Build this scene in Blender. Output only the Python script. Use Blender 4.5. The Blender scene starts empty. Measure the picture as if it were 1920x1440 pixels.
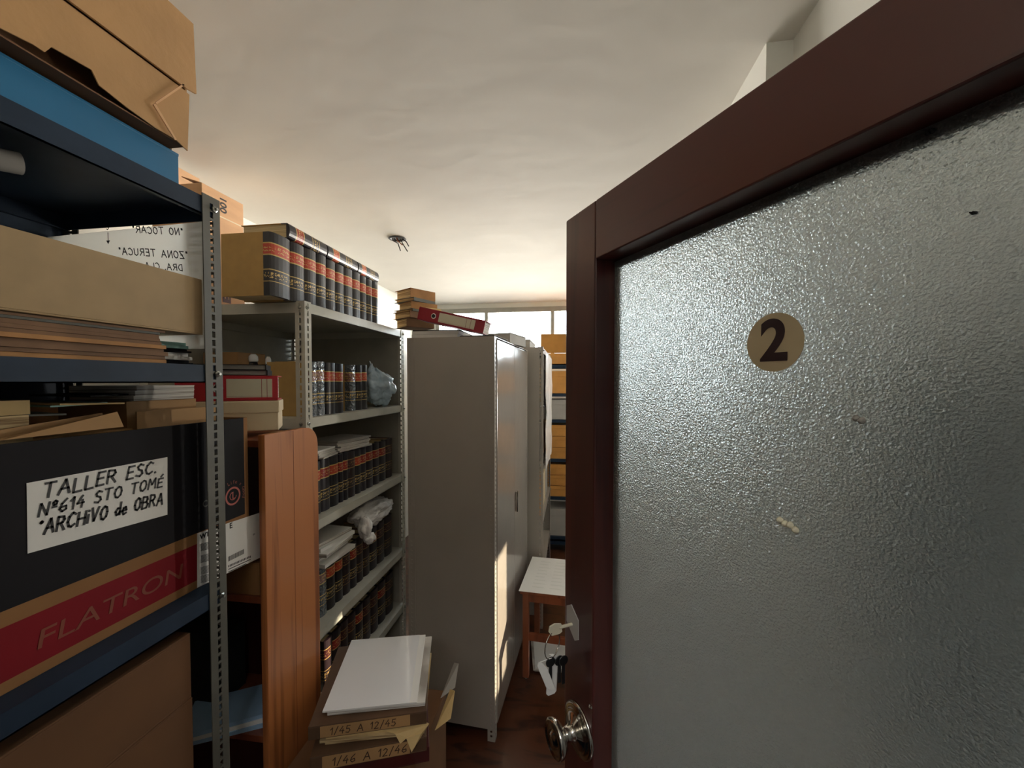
import bpy, bmesh, math, random
from mathutils import Vector, Matrix, noise
random.seed(7)
S = bpy.context.scene
COL = S.collection
R = math.radians

# ------------------------------------------------------------------ camera, world, sun, exposure
F, CX, CY, YAW, PITCH, H = 770.0, 960.0, 735.0, R(8.5), R(1.5), 1.70
cd = bpy.data.cameras.new('camera'); cam = bpy.data.objects.new('camera', cd); COL.objects.link(cam)
cd.sensor_width = 36.0; cd.lens = F/1920*36; cd.shift_y = (CY-720)/1920; cd.clip_start = .02
cam.location = (0, 0, H); cam.rotation_euler = (R(90)-PITCH, 0, YAW)
S.camera = cam
S.view_settings.view_transform = 'Standard'; S.view_settings.look = 'None'
S.view_settings.gamma = 1; S.view_settings.use_curve_mapping = False
S.view_settings.exposure = 0.12
w = bpy.data.worlds.new('daylight'); S.world = w; w.use_nodes = True
bgn = w.node_tree.nodes['Background']
SKY, GROUND = 15.0, 80.0                                     # pale sky above, sunlit ground and roofs below the horizon
wn, wl = w.node_tree.nodes, w.node_tree.links
wtc = wn.new('ShaderNodeTexCoord'); wsp = wn.new('ShaderNodeSeparateXYZ'); wl.new(wtc.outputs['Generated'], wsp.inputs[0])
wr = wn.new('ShaderNodeMapRange'); wr.inputs['From Min'].default_value = -1; wr.inputs['From Max'].default_value = 1; wl.new(wsp.outputs[2], wr.inputs[0])
wc = wn.new('ShaderNodeValToRGB'); cr = wc.color_ramp; wl.new(wr.outputs[0], wc.inputs[0])
def wcol(v, c): return (v*c[0]/100, v*c[1]/100, v*c[2]/100, 1)
cr.elements[0].position = .22; cr.elements[0].color = wcol(4, (1, .93, .83))
cr.elements[1].position = .53; cr.elements[1].color = wcol(SKY, (.84, .95, 1))
for p_, v_ in ((.36, 7), (.455, GROUND), (.495, GROUND)): cr.elements.new(p_).color = wcol(v_, (1, .93, .82))
wl.new(wc.outputs[0], bgn.inputs[0])
bgn.inputs[1].default_value = 100.0
sd = bpy.data.lights.new('sun', 'SUN'); sun = bpy.data.objects.new('sun', sd); COL.objects.link(sun)
sd.energy = 14; sd.angle = R(.6); sd.color = (1, .86, .62)
SUN_DIR = Vector((-.86, -.40, -.20)).normalized()
sun.rotation_euler = SUN_DIR.to_track_quat('-Z', 'Y').to_euler(); sun.location = (6, 6, 4)
ld = bpy.data.lights.new('corridor_fill_light', 'AREA'); lo = bpy.data.objects.new('corridor_fill_light', ld); COL.objects.link(lo)  # unseen fill light added behind the camera for surfaces facing it
ld.shape = 'RECTANGLE'; ld.size = .9; ld.size_y = .5; ld.energy = 19; ld.color = (1, .985, .96); lo.location = (.0, -1.1, 2.54)
def portal(name, loc, rot, sx, sy):
    d = bpy.data.lights.new(name, 'AREA'); d.shape = 'RECTANGLE'; d.size = sx; d.size_y = sy; d.cycles.is_portal = True
    o = bpy.data.objects.new(name, d); o.location = loc; o.rotation_euler = rot; COL.objects.link(o)
portal('window_portal_north', (.075, 4.66, 2.25), (R(-90), 0, 0), 3.35, .6)
portal('window_portal_east', (2.98, 3.535, 1.345), (0, R(90), 0), .8, .38)
S.cycles.sample_clamp_indirect = 8
S.cycles.max_bounces = 10; S.cycles.diffuse_bounces = 6; S.cycles.transparent_max_bounces = 12

# ------------------------------------------------------------------ pixel geometry (1920 x 1440 frame -> room)
FW = Vector((-math.sin(YAW)*math.cos(PITCH), math.cos(YAW)*math.cos(PITCH), -math.sin(PITCH)))
RT = Vector((math.cos(YAW), math.sin(YAW), 0)); UP = RT.cross(FW)
EYE = Vector((0, 0, H))
def ray(px, py): return FW + RT*((px-CX)/F) - UP*((py-CY)/F)
def onp(px, py, p, n):
    d = ray(px, py); n = Vector(n); return EYE + d*((Vector(p)-EYE).dot(n)/d.dot(n))
def onx(px, py, x): return onp(px, py, (x, 0, 0), (1, 0, 0))
def ony(px, py, y): return onp(px, py, (0, y, 0), (0, 1, 0))
def onz(px, py, z): return onp(px, py, (0, 0, z), (0, 0, 1))

# ------------------------------------------------------------------ materials
def lin(c):
    return tuple(((v/255/12.92) if v/255 <= .04045 else ((v/255+.055)/1.055)**2.4) for v in c)
def nt(name):
    m = bpy.data.materials.new(name); m.use_nodes = True
    return m, m.node_tree.nodes, m.node_tree.links, m.node_tree.nodes['Principled BSDF']
def mat(name, c, rough=.6, metal=0, var=.12, scale=8, bump=0, bscale=60, stretch=None, c2=None, coat=0, trans=0, spec=None):
    m, N, L, b = nt(name)
    b.inputs['Roughness'].default_value = rough; b.inputs['Metallic'].default_value = metal
    if coat: b.inputs['Coat Weight'].default_value = coat; b.inputs['Coat Roughness'].default_value = .12
    if trans: b.inputs['Transmission Weight'].default_value = trans
    if spec is not None: b.inputs['Specular IOR Level'].default_value = spec
    tc = N.new('ShaderNodeTexCoord'); src = tc.outputs['Object']
    if stretch:
        mp = N.new('ShaderNodeMapping'); mp.inputs['Scale'].default_value = stretch; L.new(src, mp.inputs[0]); src = mp.outputs[0]
    n = N.new('ShaderNodeTexNoise'); n.inputs['Scale'].default_value = scale; n.inputs['Detail'].default_value = 5
    L.new(src, n.inputs['Vector'])
    r = N.new('ShaderNodeValToRGB'); a = lin(c); e = lin(c2) if c2 else tuple(v*(1-var) for v in a)
    r.color_ramp.elements[0].position = .3; r.color_ramp.elements[1].position = .7
    r.color_ramp.elements[0].color = (*e, 1); r.color_ramp.elements[1].color = (*(a if c2 else tuple(min(1, v*(1+var*.6)) for v in a)), 1)
    L.new(n.outputs['Fac'], r.inputs[0]); L.new(r.outputs[0], b.inputs['Base Color'])
    if bump:
        n2 = N.new('ShaderNodeTexNoise'); n2.inputs['Scale'].default_value = bscale; n2.inputs['Detail'].default_value = 3
        L.new(src, n2.inputs['Vector'])
        bp = N.new('ShaderNodeBump'); bp.inputs['Strength'].default_value = bump; bp.inputs['Distance'].default_value = .01
        L.new(n2.outputs['Fac'], bp.inputs['Height']); L.new(bp.outputs[0], b.inputs['Normal'])
    return m
def stripes(name, c1, c2, axis, scale, rough=.8):           # edges of many sheets
    m, N, L, b = nt(name); b.inputs['Roughness'].default_value = rough
    tc = N.new('ShaderNodeTexCoord'); mp = N.new('ShaderNodeMapping')
    sc = [6, 6, 6]; sc[axis] = scale; mp.inputs['Scale'].default_value = sc
    L.new(tc.outputs['Object'], mp.inputs[0])
    n = N.new('ShaderNodeTexNoise'); n.inputs['Scale'].default_value = 1; n.inputs['Detail'].default_value = 3; L.new(mp.outputs[0], n.inputs['Vector'])
    r = N.new('ShaderNodeValToRGB'); r.color_ramp.elements[0].position = .38; r.color_ramp.elements[1].position = .62
    r.color_ramp.elements[0].color = (*lin(c1), 1); r.color_ramp.elements[1].color = (*lin(c2), 1)
    L.new(n.outputs['Fac'], r.inputs[0]); L.new(r.outputs[0], b.inputs['Base Color'])
    return m
def spine_mat(name, base, label, h, gold=(205, 175, 105), rough=.33, film=False):
    m, N, L, b = nt(name); b.inputs['Roughness'].default_value = rough
    tc = N.new('ShaderNodeTexCoord'); sp = N.new('ShaderNodeSeparateXYZ'); L.new(tc.outputs['Object'], sp.inputs[0])
    dv = N.new('ShaderNodeMath'); dv.operation = 'DIVIDE'; dv.inputs[1].default_value = h; L.new(sp.outputs[2], dv.inputs[0])
    def ramp(stops):
        r = N.new('ShaderNodeValToRGB'); cr = r.color_ramp; cr.interpolation = 'CONSTANT'
        cr.elements[0].position = 0; cr.elements[0].color = (*stops[0][1], 1); cr.elements.remove(cr.elements[1])
        for p, c in stops[1:]:
            e = cr.elements.new(p); e.color = (*c, 1)
        L.new(dv.outputs[0], r.inputs[0]); return r
    B, Lb, G = lin(base), lin(label), lin(gold)
    bands = ramp([(0, B), (.215, G), (.23, B), (.40, G), (.415, B), (.63, G), (.65, Lb), (.815, G), (.835, B)])
    mask = ramp([(0, (0, 0, 0)), (.27, (1, 1, 1)), (.36, (0, 0, 0)), (.69, (1, 1, 1)), (.715, (0, 0, 0)), (.735, (1, 1, 1)), (.78, (0, 0, 0))])
    n = N.new('ShaderNodeTexNoise'); n.inputs['Scale'].default_value = 210; n.inputs['Detail'].default_value = 1
    L.new(tc.outputs['Object'], n.inputs['Vector'])
    gt = N.new('ShaderNodeMath'); gt.operation = 'GREATER_THAN'; gt.inputs[1].default_value = .55; L.new(n.outputs['Fac'], gt.inputs[0])
    mu = N.new('ShaderNodeMath'); mu.operation = 'MULTIPLY'; L.new(gt.outputs[0], mu.inputs[0]); L.new(mask.outputs[0], mu.inputs[1])
    mx = N.new('ShaderNodeMix'); mx.data_type = 'RGBA'; L.new(mu.outputs[0], mx.inputs[0]); L.new(bands.outputs[0], mx.inputs[6]); mx.inputs[7].default_value = (*G, 1)
    L.new(mx.outputs[2], b.inputs['Base Color'])
    if film:
        b.inputs['Coat Weight'].default_value = 1; b.inputs['Coat Roughness'].default_value = .08
        n2 = N.new('ShaderNodeTexNoise'); n2.inputs['Scale'].default_value = 45; n2.inputs['Distortion'].default_value = 1; L.new(tc.outputs['Object'], n2.inputs['Vector'])
        bp = N.new('ShaderNodeBump'); bp.inputs['Strength'].default_value = .9; bp.inputs['Distance'].default_value = .02
        L.new(n2.outputs['Fac'], bp.inputs['Height']); L.new(bp.outputs[0], b.inputs['Normal']); L.new(bp.outputs[0], b.inputs['Coat Normal'])
    return m
def wood_mat(name, c1, c2, stretch, rough=.45, coat=0):
    m, N, L, b = nt(name); b.inputs['Roughness'].default_value = rough
    if coat: b.inputs['Coat Weight'].default_value = coat; b.inputs['Coat Roughness'].default_value = .15
    tc = N.new('ShaderNodeTexCoord'); mp = N.new('ShaderNodeMapping'); mp.inputs['Scale'].default_value = stretch; L.new(tc.outputs['Object'], mp.inputs[0])
    n = N.new('ShaderNodeTexNoise'); n.inputs['Scale'].default_value = 1; n.inputs['Detail'].default_value = 6; n.inputs['Distortion'].default_value = 1.2
    L.new(mp.outputs[0], n.inputs['Vector'])
    wv = N.new('ShaderNodeMath'); wv.operation = 'MULTIPLY'; wv.inputs[1].default_value = 14; L.new(n.outputs['Fac'], wv.inputs[0])
    sn = N.new('ShaderNodeMath'); sn.operation = 'SINE'; L.new(wv.outputs[0], sn.inputs[0])
    r = N.new('ShaderNodeValToRGB'); r.color_ramp.elements[0].position = .0; r.color_ramp.elements[1].position = .75
    r.color_ramp.elements[0].color = (*lin(c2), 1); r.color_ramp.elements[1].color = (*lin(c1), 1)
    ad = N.new('ShaderNodeMath'); ad.operation = 'MULTIPLY_ADD'; ad.inputs[1].default_value = .5; ad.inputs[2].default_value = .5; L.new(sn.outputs[0], ad.inputs[0])
    L.new(ad.outputs[0], r.inputs[0]); L.new(r.outputs[0], b.inputs['Base Color'])
    return m
M = {}
M['ceiling'] = mat('ceiling_plaster', (236, 233, 226), .85, var=.05, scale=2.2, bump=.25, bscale=5)
M['wall'] = mat('wall_plaster', (222, 222, 216), .85, var=.05, scale=3, bump=.1, bscale=12)
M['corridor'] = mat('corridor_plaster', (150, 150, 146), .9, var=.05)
M['grey_metal'] = mat('grey_enamel', (168, 164, 152), .42, var=.1, scale=14, spec=.5)
M['grey_light'] = mat('pale_grey_enamel', (196, 194, 182), .4, var=.08, scale=14)
M['post_grey'] = mat('post_grey_enamel', (88, 86, 78), .5, var=.16, scale=20)
M['blue_metal'] = mat('dark_blue_enamel', (38, 52, 70), .5, var=.2, scale=10, spec=.2)
M['cab_metal'] = mat('beige_grey_enamel', (166, 159, 150), .34, var=.06, scale=4, bump=.05, bscale=4)
M['cab_door'] = mat('glossy_grey_enamel', (150, 142, 134), .16, var=.06, scale=4, bump=.22, bscale=5, spec=.8)
M['bolt'] = mat('zinc_bolt', (170, 170, 165), .3, 1)
M['chrome'] = mat('worn_chrome', (200, 196, 188), .14, 1, var=.1)
M['kraft'] = mat('kraft_cardboard', (176, 136, 90), .75, var=.12, scale=7, bump=.06, bscale=70)
M['kraft_dark'] = mat('brown_cardboard', (142, 100, 58), .8, var=.14, scale=7)
M['kraft_dark_shaded'] = mat('dark_shaded_cardboard', (112, 76, 46), .8, var=.12, scale=7)  # kraft darkened: shade on low boxes and recesses put into the colour
M['folder_dark'] = mat('dark_brown_binding', (92, 66, 44), .7, var=.25, scale=12)
M['kraft_pink'] = mat('pale_cardboard', (206, 162, 120), .75, var=.1, scale=6, stretch=(1, 1, 5))
M['kraft_orange'] = mat('orange_cardboard', (206, 146, 72), .7, var=.15)
M['board'] = mat('grey_brown_board', (170, 143, 104), .65, var=.09, scale=18)
M['folder'] = mat('brown_folder', (126, 94, 68), .75, var=.25, scale=12)
M['folder_b'] = mat('ochre_folder', (176, 128, 80), .75, var=.25, scale=12)
M['folder_c'] = mat('grey_green_folder', (84, 84, 76), .6, var=.2)
M['folder_k'] = mat('black_folder', (28, 26, 28), .75, var=.2, spec=.2)
M['blue_box'] = mat('blue_plastic_card', (24, 104, 148), .45, var=.08)
M['paper'] = mat('white_paper', (232, 230, 226), .8, var=.03)
M['paper_tan'] = mat('aged_paper', (206, 176, 122), .8, var=.14, scale=10)
M['paper_grey'] = mat('grey_paper', (170, 166, 160), .8, var=.08)
M['paper_edge'] = stripes('paper_edges', (150, 142, 134), (232, 228, 220), 2, 420)
M['paper_edge_tan'] = stripes('aged_paper_edges', (130, 100, 64), (214, 188, 140), 2, 420)
M['page_edge'] = stripes('page_edges', (176, 158, 120), (220, 204, 166), 1, 700)
M['paper_teal'] = mat('teal_paper', (150, 196, 190), .6, var=.05)
M['paper_blue'] = mat('pale_blue_paper', (150, 182, 212), .6, var=.08)
M['cover_tan'] = mat('tan_cloth_cover', (186, 152, 92), .7, var=.08, scale=30)
M['cream'] = mat('cream_card', (226, 210, 176), .7, var=.06)
M['print_faint'] = mat('faint_print', (222, 221, 216), .8, var=.03)
M['ink'] = mat('black_ink', (22, 20, 24), .5, var=.05)
M['ink_grey'] = mat('faded_ink', (40, 38, 38), .7, var=.05)
M['ink_brown'] = mat('brown_ink', (62, 38, 24), .7, var=.05)
M['blackprint'] = mat('black_print', (28, 26, 30), .7, var=.3, scale=3, spec=.22)
M['redprint'] = mat('dark_red_print', (128, 22, 32), .65, var=.1, spec=.2)
M['goldprint'] = mat('dull_gold_print', (132, 66, 46), .6, var=.05)
M['rose_print'] = mat('rose_print', (176, 84, 72), .5, var=.05)
M['red'] = mat('red_binder_board', (190, 32, 44), .4, var=.06)
M['red_dark'] = mat('dark_red_binder_board', (150, 26, 44), .45, var=.06)
M['label'] = mat('pale_label', (216, 210, 186), .6, var=.03)
M['sticker'] = mat('number_sticker_cream', (198, 180, 146), .55, var=.05)
M['sticker_num'] = mat('number_sticker_brown', (52, 32, 36), .5, var=.05)
M['pine'] = wood_mat('varnished_pine', (186, 116, 66), (138, 78, 42), (14, 14, .7), .4, .15)
M['redwood'] = wood_mat('red_brown_wood', (140, 78, 50), (110, 56, 36), (7, 7, 1.2), .4, .2)
M['door_wood'] = wood_mat('dark_mahogany', (78, 36, 32), (60, 26, 26), (16, 16, .9), .38, .25)
M['door_rail'] = wood_mat('dark_mahogany_rail', (78, 36, 32), (60, 26, 26), (.9, 16, 16), .38, .25)
M['parquet'] = wood_mat('dark_parquet', (78, 44, 28), (42, 24, 18), (3, 12, 3), .3, .3)
M['black_plastic'] = mat('black_plastic', (20, 20, 24), .25, var=.1)
M['white_plastic'] = mat('white_plastic', (236, 240, 244), .2, var=.03)
M['green_plastic'] = mat('dark_plastic_bow', (22, 22, 24), .3, var=.1)
M['bag_blue'] = mat('pale_blue_film', (198, 222, 240), .22, var=.15, scale=12, bump=.4, bscale=22)
M['bag_white'] = mat('white_film', (246, 243, 241), .26, var=.06, scale=10, bump=.3, bscale=18)
M['cloth_dark'] = mat('dark_cloth', (26, 32, 30), .9, var=.3)
M['alu'] = mat('window_aluminium', (150, 148, 140), .4, .6)
M['copper'] = mat('bare_copper', (150, 90, 60), .3, 1)
M['leather'] = mat('dark_red_leather', (74, 26, 24), .4, var=.3)
BH = .212
M['spine_red'] = spine_mat('black_spine_red_label', (30, 27, 32), (186, 66, 40), BH)
M['spine_deep'] = spine_mat('dark_spine_deep_red_label', (30, 25, 34), (150, 34, 30), BH)
M['spine_film'] = spine_mat('film_wrapped_spine', (84, 92, 98), (150, 110, 100), BH, film=True, rough=.2)
M['spine_plain'] = spine_mat('dark_plain_spine', (36, 24, 28), (60, 24, 26), BH, gold=(150, 120, 70))
# sheet seen against the light: some of it passes through
def translucent(name, c, amt):
    m, N, L, b = nt(name); b.inputs['Base Color'].default_value = (*lin(c), 1); b.inputs['Roughness'].default_value = .7
    t = N.new('ShaderNodeBsdfTranslucent'); t.inputs[0].default_value = (*lin(c), 1); mx = N.new('ShaderNodeMixShader'); mx.inputs[0].default_value = amt
    L.new(b.outputs[0], mx.inputs[1]); L.new(t.outputs[0], mx.inputs[2]); L.new(mx.outputs[0], N['Material Output'].inputs[0]); return m
M['sheet'] = translucent('backlit_sheet', (250, 250, 246), .94)
def pane_mat():
    m, N, L, b = nt('window_glass'); t = N.new('ShaderNodeBsdfTransparent'); g = N.new('ShaderNodeBsdfGlossy'); g.inputs['Roughness'].default_value = .02
    fr = N.new('ShaderNodeFresnel'); fr.inputs[0].default_value = 1.3; mx = N.new('ShaderNodeMixShader')
    L.new(fr.outputs[0], mx.inputs[0]); L.new(t.outputs[0], mx.inputs[1]); L.new(g.outputs[0], mx.inputs[2]); L.new(mx.outputs[0], N['Material Output'].inputs[0]); return m
M['pane'] = pane_mat()
def obscure_glass():
    m, N, L, b = nt('obscure_textured_glass')
    b.inputs['Base Color'].default_value = (.95, 1, 1, 1); b.inputs['Transmission Weight'].default_value = 1; b.inputs['Roughness'].default_value = .30; b.inputs['IOR'].default_value = 1.3
    tc = N.new('ShaderNodeTexCoord'); v = N.new('ShaderNodeTexNoise'); v.inputs['Scale'].default_value = 380; v.inputs['Detail'].default_value = 1.5; L.new(tc.outputs['Object'], v.inputs['Vector'])
    bp = N.new('ShaderNodeBump'); bp.inputs['Strength'].default_value = .9; bp.inputs['Distance'].default_value = .004; L.new(v.outputs['Fac'], bp.inputs['Height']); L.new(bp.outputs[0], b.inputs['Normal'])
    d = N.new('ShaderNodeBsdfTranslucent'); d.inputs[0].default_value = (.74, .79, .77, 1); L.new(bp.outputs[0], d.inputs['Normal'])
    f = N.new('ShaderNodeBsdfDiffuse'); f.inputs[0].default_value = (.5, .54, .52, 1); L.new(bp.outputs[0], f.inputs['Normal'])
    m1 = N.new('ShaderNodeMixShader'); m1.inputs[0].default_value = .3; L.new(d.outputs[0], m1.inputs[1]); L.new(f.outputs[0], m1.inputs[2])
    mx = N.new('ShaderNodeMixShader'); mx.inputs[0].default_value = .22
    L.new(b.outputs[0], mx.inputs[1]); L.new(m1.outputs[0], mx.inputs[2]); L.new(mx.outputs[0], N['Material Output'].inputs[0]); return m
M['obscure'] = obscure_glass()

# ------------------------------------------------------------------ mesh builder
class MB:
    def __init__(s): s.v = []; s.f = []; s.m = []
    def face(s, pts, m=0):
        i = len(s.v); s.v += [tuple(p) for p in pts]; s.f.append(tuple(range(i, i+len(pts)))); s.m.append(m)
    def box(s, x0, x1, y0, y1, z0, z1, m=0):
        x0, x1 = min(x0, x1), max(x0, x1); y0, y1 = min(y0, y1), max(y0, y1); z0, z1 = min(z0, z1), max(z0, z1)
        i = len(s.v)
        s.v += [(x0,y0,z0),(x1,y0,z0),(x1,y1,z0),(x0,y1,z0),(x0,y0,z1),(x1,y0,z1),(x1,y1,z1),(x0,y1,z1)]
        for q in ((0,3,2,1),(4,5,6,7),(0,1,5,4),(1,2,6,5),(2,3,7,6),(3,0,4,7)):
            s.f.append(tuple(i+k for k in q)); s.m.append(m)
    def prism(s, poly, ext, m=0):                            # poly: 3-D points, ext: extrusion vector
        n = len(poly); i = len(s.v); e = Vector(ext)
        s.v += [tuple(Vector(p)) for p in poly] + [tuple(Vector(p)+e) for p in poly]
        s.f.append(tuple(i+k for k in reversed(range(n)))); s.m.append(m)
        s.f.append(tuple(i+n+k for k in range(n))); s.m.append(m)
        for k in range(n):
            s.f.append((i+k, i+(k+1) % n, i+n+(k+1) % n, i+n+k)); s.m.append(m)
    def tube(s, path, r, n=8, m=0, cap=True):
        P = [Vector(p) for p in path]; rings = []
        for k, p in enumerate(P):
            t = (P[min(k+1, len(P)-1)]-P[max(k-1, 0)]).normalized()
            a = t.orthogonal().normalized() if k == 0 else (A - t*A.dot(t)).normalized()
            A = a; b = t.cross(a); rr = r[k] if isinstance(r, (list, tuple)) else r
            i = len(s.v); s.v += [tuple(p+(a*math.cos(2*math.pi*j/n)+b*math.sin(2*math.pi*j/n))*rr) for j in range(n)]; rings.append(i)
        for a, b in zip(rings, rings[1:]):
            for j in range(n): s.f.append((a+j, a+(j+1) % n, b+(j+1) % n, b+j)); s.m.append(m)
        if cap:
            s.f.append(tuple(rings[0]+j for j in reversed(range(n)))); s.m.append(m)
            s.f.append(tuple(rings[-1]+j for j in range(n))); s.m.append(m)
    def lathe(s, prof, o, ax, n=28, m=0):                     # prof: (radius, height along axis)
        ax = Vector(ax).normalized(); a = ax.orthogonal().normalized(); b = ax.cross(a); o = Vector(o); rings = []
        for r, h in prof:
            i = len(s.v); s.v += [tuple(o+ax*h+(a*math.cos(2*math.pi*j/n)+b*math.sin(2*math.pi*j/n))*max(r, 1e-5)) for j in range(n)]; rings.append(i)
        for p, q in zip(rings, rings[1:]):
            for j in range(n): s.f.append((p+j, p+(j+1) % n, q+(j+1) % n, q+j)); s.m.append(m)
        s.f.append(tuple(rings[0]+j for j in reversed(range(n)))); s.m.append(m)
        s.f.append(tuple(rings[-1]+j for j in range(n))); s.m.append(m)
    def build(s, name, mats, parent=None, bevel=0, smooth=False, loc=None):
        me = bpy.data.meshes.new(name); me.from_pydata(s.v, [], s.f)
        for k in (mats if isinstance(mats, (list, tuple)) else [mats]): me.materials.append(M[k])
        me.polygons.foreach_set('material_index', s.m)
        bm = bmesh.new(); bm.from_mesh(me); bmesh.ops.recalc_face_normals(bm, faces=bm.faces); bm.to_mesh(me); bm.free()
        if smooth: me.shade_smooth()
        o = bpy.data.objects.new(name, me); COL.objects.link(o)
        if parent: o.parent = parent
        if loc: o.location = loc
        if bevel:
            b = o.modifiers.new('bevel', 'BEVEL'); b.width = bevel; b.segments = 2; b.limit_method = 'ANGLE'
        if smooth == 'auto': pass
        return o
def tag(o, label=None, cat=None, group=None, kind=None):
    if label: o['label'] = label
    if cat: o['category'] = cat
    if group: o['group'] = group
    if kind: o['kind'] = kind
    return o
def thing(name, loc=(0, 0, 0), rz=0, label=None, cat=None, group=None, kind=None, rot=None):
    o = bpy.data.objects.new(name, None); COL.objects.link(o); o.location = loc; o.rotation_euler = rot or (0, 0, rz); o.empty_display_size = .05
    return tag(o, label, cat, group, kind)
def copy_tree(o, parent=None):
    c = o.copy(); COL.objects.link(c)
    if parent: c.parent = parent
    for ch in list(o.children): copy_tree(ch, c)
    return c
ORD = ['first','second','third','fourth','fifth','sixth','seventh','eighth','ninth','tenth','eleventh','twelfth','thirteenth','fourteenth']

# ------------------------------------------------------------------ handwriting: strokes on a 1-high grid, and set type
GL = {
 'A': (.8, [[(0,0),(.4,1),(.8,0)],[(.15,.38),(.68,.38)]]), 'B': (.7, [[(0,0),(0,1),(.5,.95),(.6,.75),(.45,.55),(.05,.52)],[(.45,.55),(.7,.35),(.55,.05),(0,0)]]),
 'C': (.7, [[(.7,.85),(.4,1),(.1,.75),(0,.4),(.15,.08),(.4,0),(.7,.15)]]), 'D': (.7, [[(0,0),(0,1),(.45,.9),(.7,.5),(.45,.08),(0,0)]]),
 'E': (.6, [[(.6,1),(.05,1),(0,0),(.6,0)],[(.02,.52),(.5,.54)]]), 'F': (.6, [[(.6,1),(.03,1),(0,0)],[(.02,.52),(.5,.54)]]), 'H': (.7, [[(0,0),(0,1)],[(.7,0),(.7,1)],[(0,.5),(.7,.52)]]),
 'I': (.1, [[(.05,0),(.05,1)]]), 'i': (.1, [[(.05,0),(.05,.62)],[(.05,.86),(.07,.93)]]), 'L': (.6, [[(0,1),(0,0),(.6,.02)]]),
 'M': (.85, [[(0,0),(.08,1),(.42,.4),(.76,1),(.85,0)]]), 'N': (.7, [[(0,0),(.05,1),(.63,0),(.7,1)]]), 'O': (.7, [[(.35,1),(.08,.8),(0,.45),(.15,.08),(.38,0),(.64,.2),(.7,.55),(.58,.9),(.35,1)]]),
 'R': (.7, [[(0,0),(0,1),(.5,.95),(.6,.75),(.45,.55),(.02,.5)],[(.3,.5),(.7,0)]]), 'S': (.6, [[(.6,.88),(.3,1),(.05,.8),(.15,.58),(.48,.45),(.58,.2),(.35,0),(0,.1)]]),
 'T': (.75, [[(0,1),(.75,1)],[(.38,1),(.36,0)]]), 'U': (.65, [[(0,1),(.03,.25),(.3,0),(.6,.2),(.65,1)]]), 'V': (.7, [[(0,1),(.32,0),(.7,1)]]), 'W': (.95, [[(0,1),(.22,0),(.48,.8),(.72,0),(.95,1)]]),
 'Z': (.65, [[(0,1),(.65,1),(0,0),(.65,0)],[(.15,.5),(.5,.5)]]),
 'É': (.6, [[(.6,.85),(.05,.85),(0,0),(.6,0)],[(.02,.45),(.5,.46)],[(.25,1.02),(.5,1.25)]]), 'd': (.5, [[(.48,.5),(.2,.55),(0,.3),(.15,.02),(.4,.08),(.5,.3)],[(.5,1),(.5,0)]]),
 'e': (.5, [[(.02,.3),(.48,.33),(.35,.58),(.1,.5),(0,.25),(.2,0),(.5,.1)]]), 'º': (.35, [[(.18,1),(.02,.85),(.1,.65),(.3,.7),(.33,.9),(.18,1)],[(0,.5),(.35,.5)]]),
 '6': (.6, [[(.5,1),(.15,.65),(0,.25),(.25,0),(.55,.15),(.5,.42),(.1,.35)]]), '1': (.3, [[(0,.7),(.25,1),(.25,0)]]), '4': (.6, [[(.4,1),(0,.38),(.6,.4)],[(.45,.65),(.42,0)]]),
 '2': (.55, [[(.02,.8),(.25,1),(.5,.8),(.4,.5),(0,0),(.55,.03)]]), '5': (.55, [[(.52,1),(.1,1),(.05,.58),(.4,.6),(.55,.3),(.35,0),(0,.08)]]), '3': (.55, [[(.02,.9),(.3,1),(.5,.78),(.22,.55),(.55,.3),(.3,0),(0,.1)]]),
 '9': (.5, [[(.48,.65),(.2,.55),(.02,.78),(.25,1),(.48,.85),(.45,.4),(.25,0)]]), '/': (.4, [[(0,-.1),(.4,1.1)]]), '.': (.1, [[(0,0),(.08,.04)]]), '-': (.4, [[(0,.45),(.4,.45)]]), '"': (.3, [[(.05,1),(.02,.78)],[(.2,1),(.18,.78)]]),
 '*': (.2, [[(0,.8),(.14,.92)],[(0,.92),(.14,.8)]]), ' ': (.45, []), '>': (.5, [[(0,.9),(.45,.5),(0,.1)]]),
}
def hand(mb, text, o, u, v, size, wd=.1, slant=.12, gap=.28, jit=.04, m=0, lift=.0004, seed=1):
    rd = random.Random(seed); o, u, v = Vector(o), Vector(u).normalized(), Vector(v).normalized(); n = u.cross(v); x = 0
    for ch in text:
        wdt, st = GL[ch]; dy = rd.uniform(-jit, jit)
        for pl in st:
            P = [o + u*((x+a+slant*b)*size) + v*((b+dy)*size) + n*lift for a, b in pl]
            for p, q in zip(P, P[1:]):
                d = (q-p).normalized(); s = d.cross(n)*(wd*size*.5); d2 = d*(wd*size*.35)
                mb.face([p-d2-s, q+d2-s, q+d2+s, p-d2+s], m)
        x += wdt+gap
    return x*size
def type_mesh(name, text, size, m, parent, mtx, bold=0, align='CENTER', shear=0, squash=1):
    c = bpy.data.curves.new(name, 'FONT'); c.body = text; c.size = size; c.align_x = align; c.align_y = 'CENTER'; c.offset = bold; c.shear = shear; c.extrude = .0002
    t = bpy.data.objects.new('tmp', c); COL.objects.link(t)
    dg = bpy.context.evaluated_depsgraph_get(); me = bpy.data.meshes.new_from_object(t.evaluated_get(dg)); bpy.data.objects.remove(t); me.name = name
    me.materials.clear(); me.materials.append(M[m])
    me.transform(mtx @ Matrix.Diagonal((squash, 1, 1, 1)))
    o = bpy.data.objects.new(name, me); COL.objects.link(o); o.parent = parent; return o
def basis(o, u, v):
    u, v = Vector(u).normalized(), Vector(v).normalized(); n = u.cross(v)
    return Matrix(((u.x, v.x, n.x, o[0]), (u.y, v.y, n.y, o[1]), (u.z, v.z, n.z, o[2]), (0, 0, 0, 1)))

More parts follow.
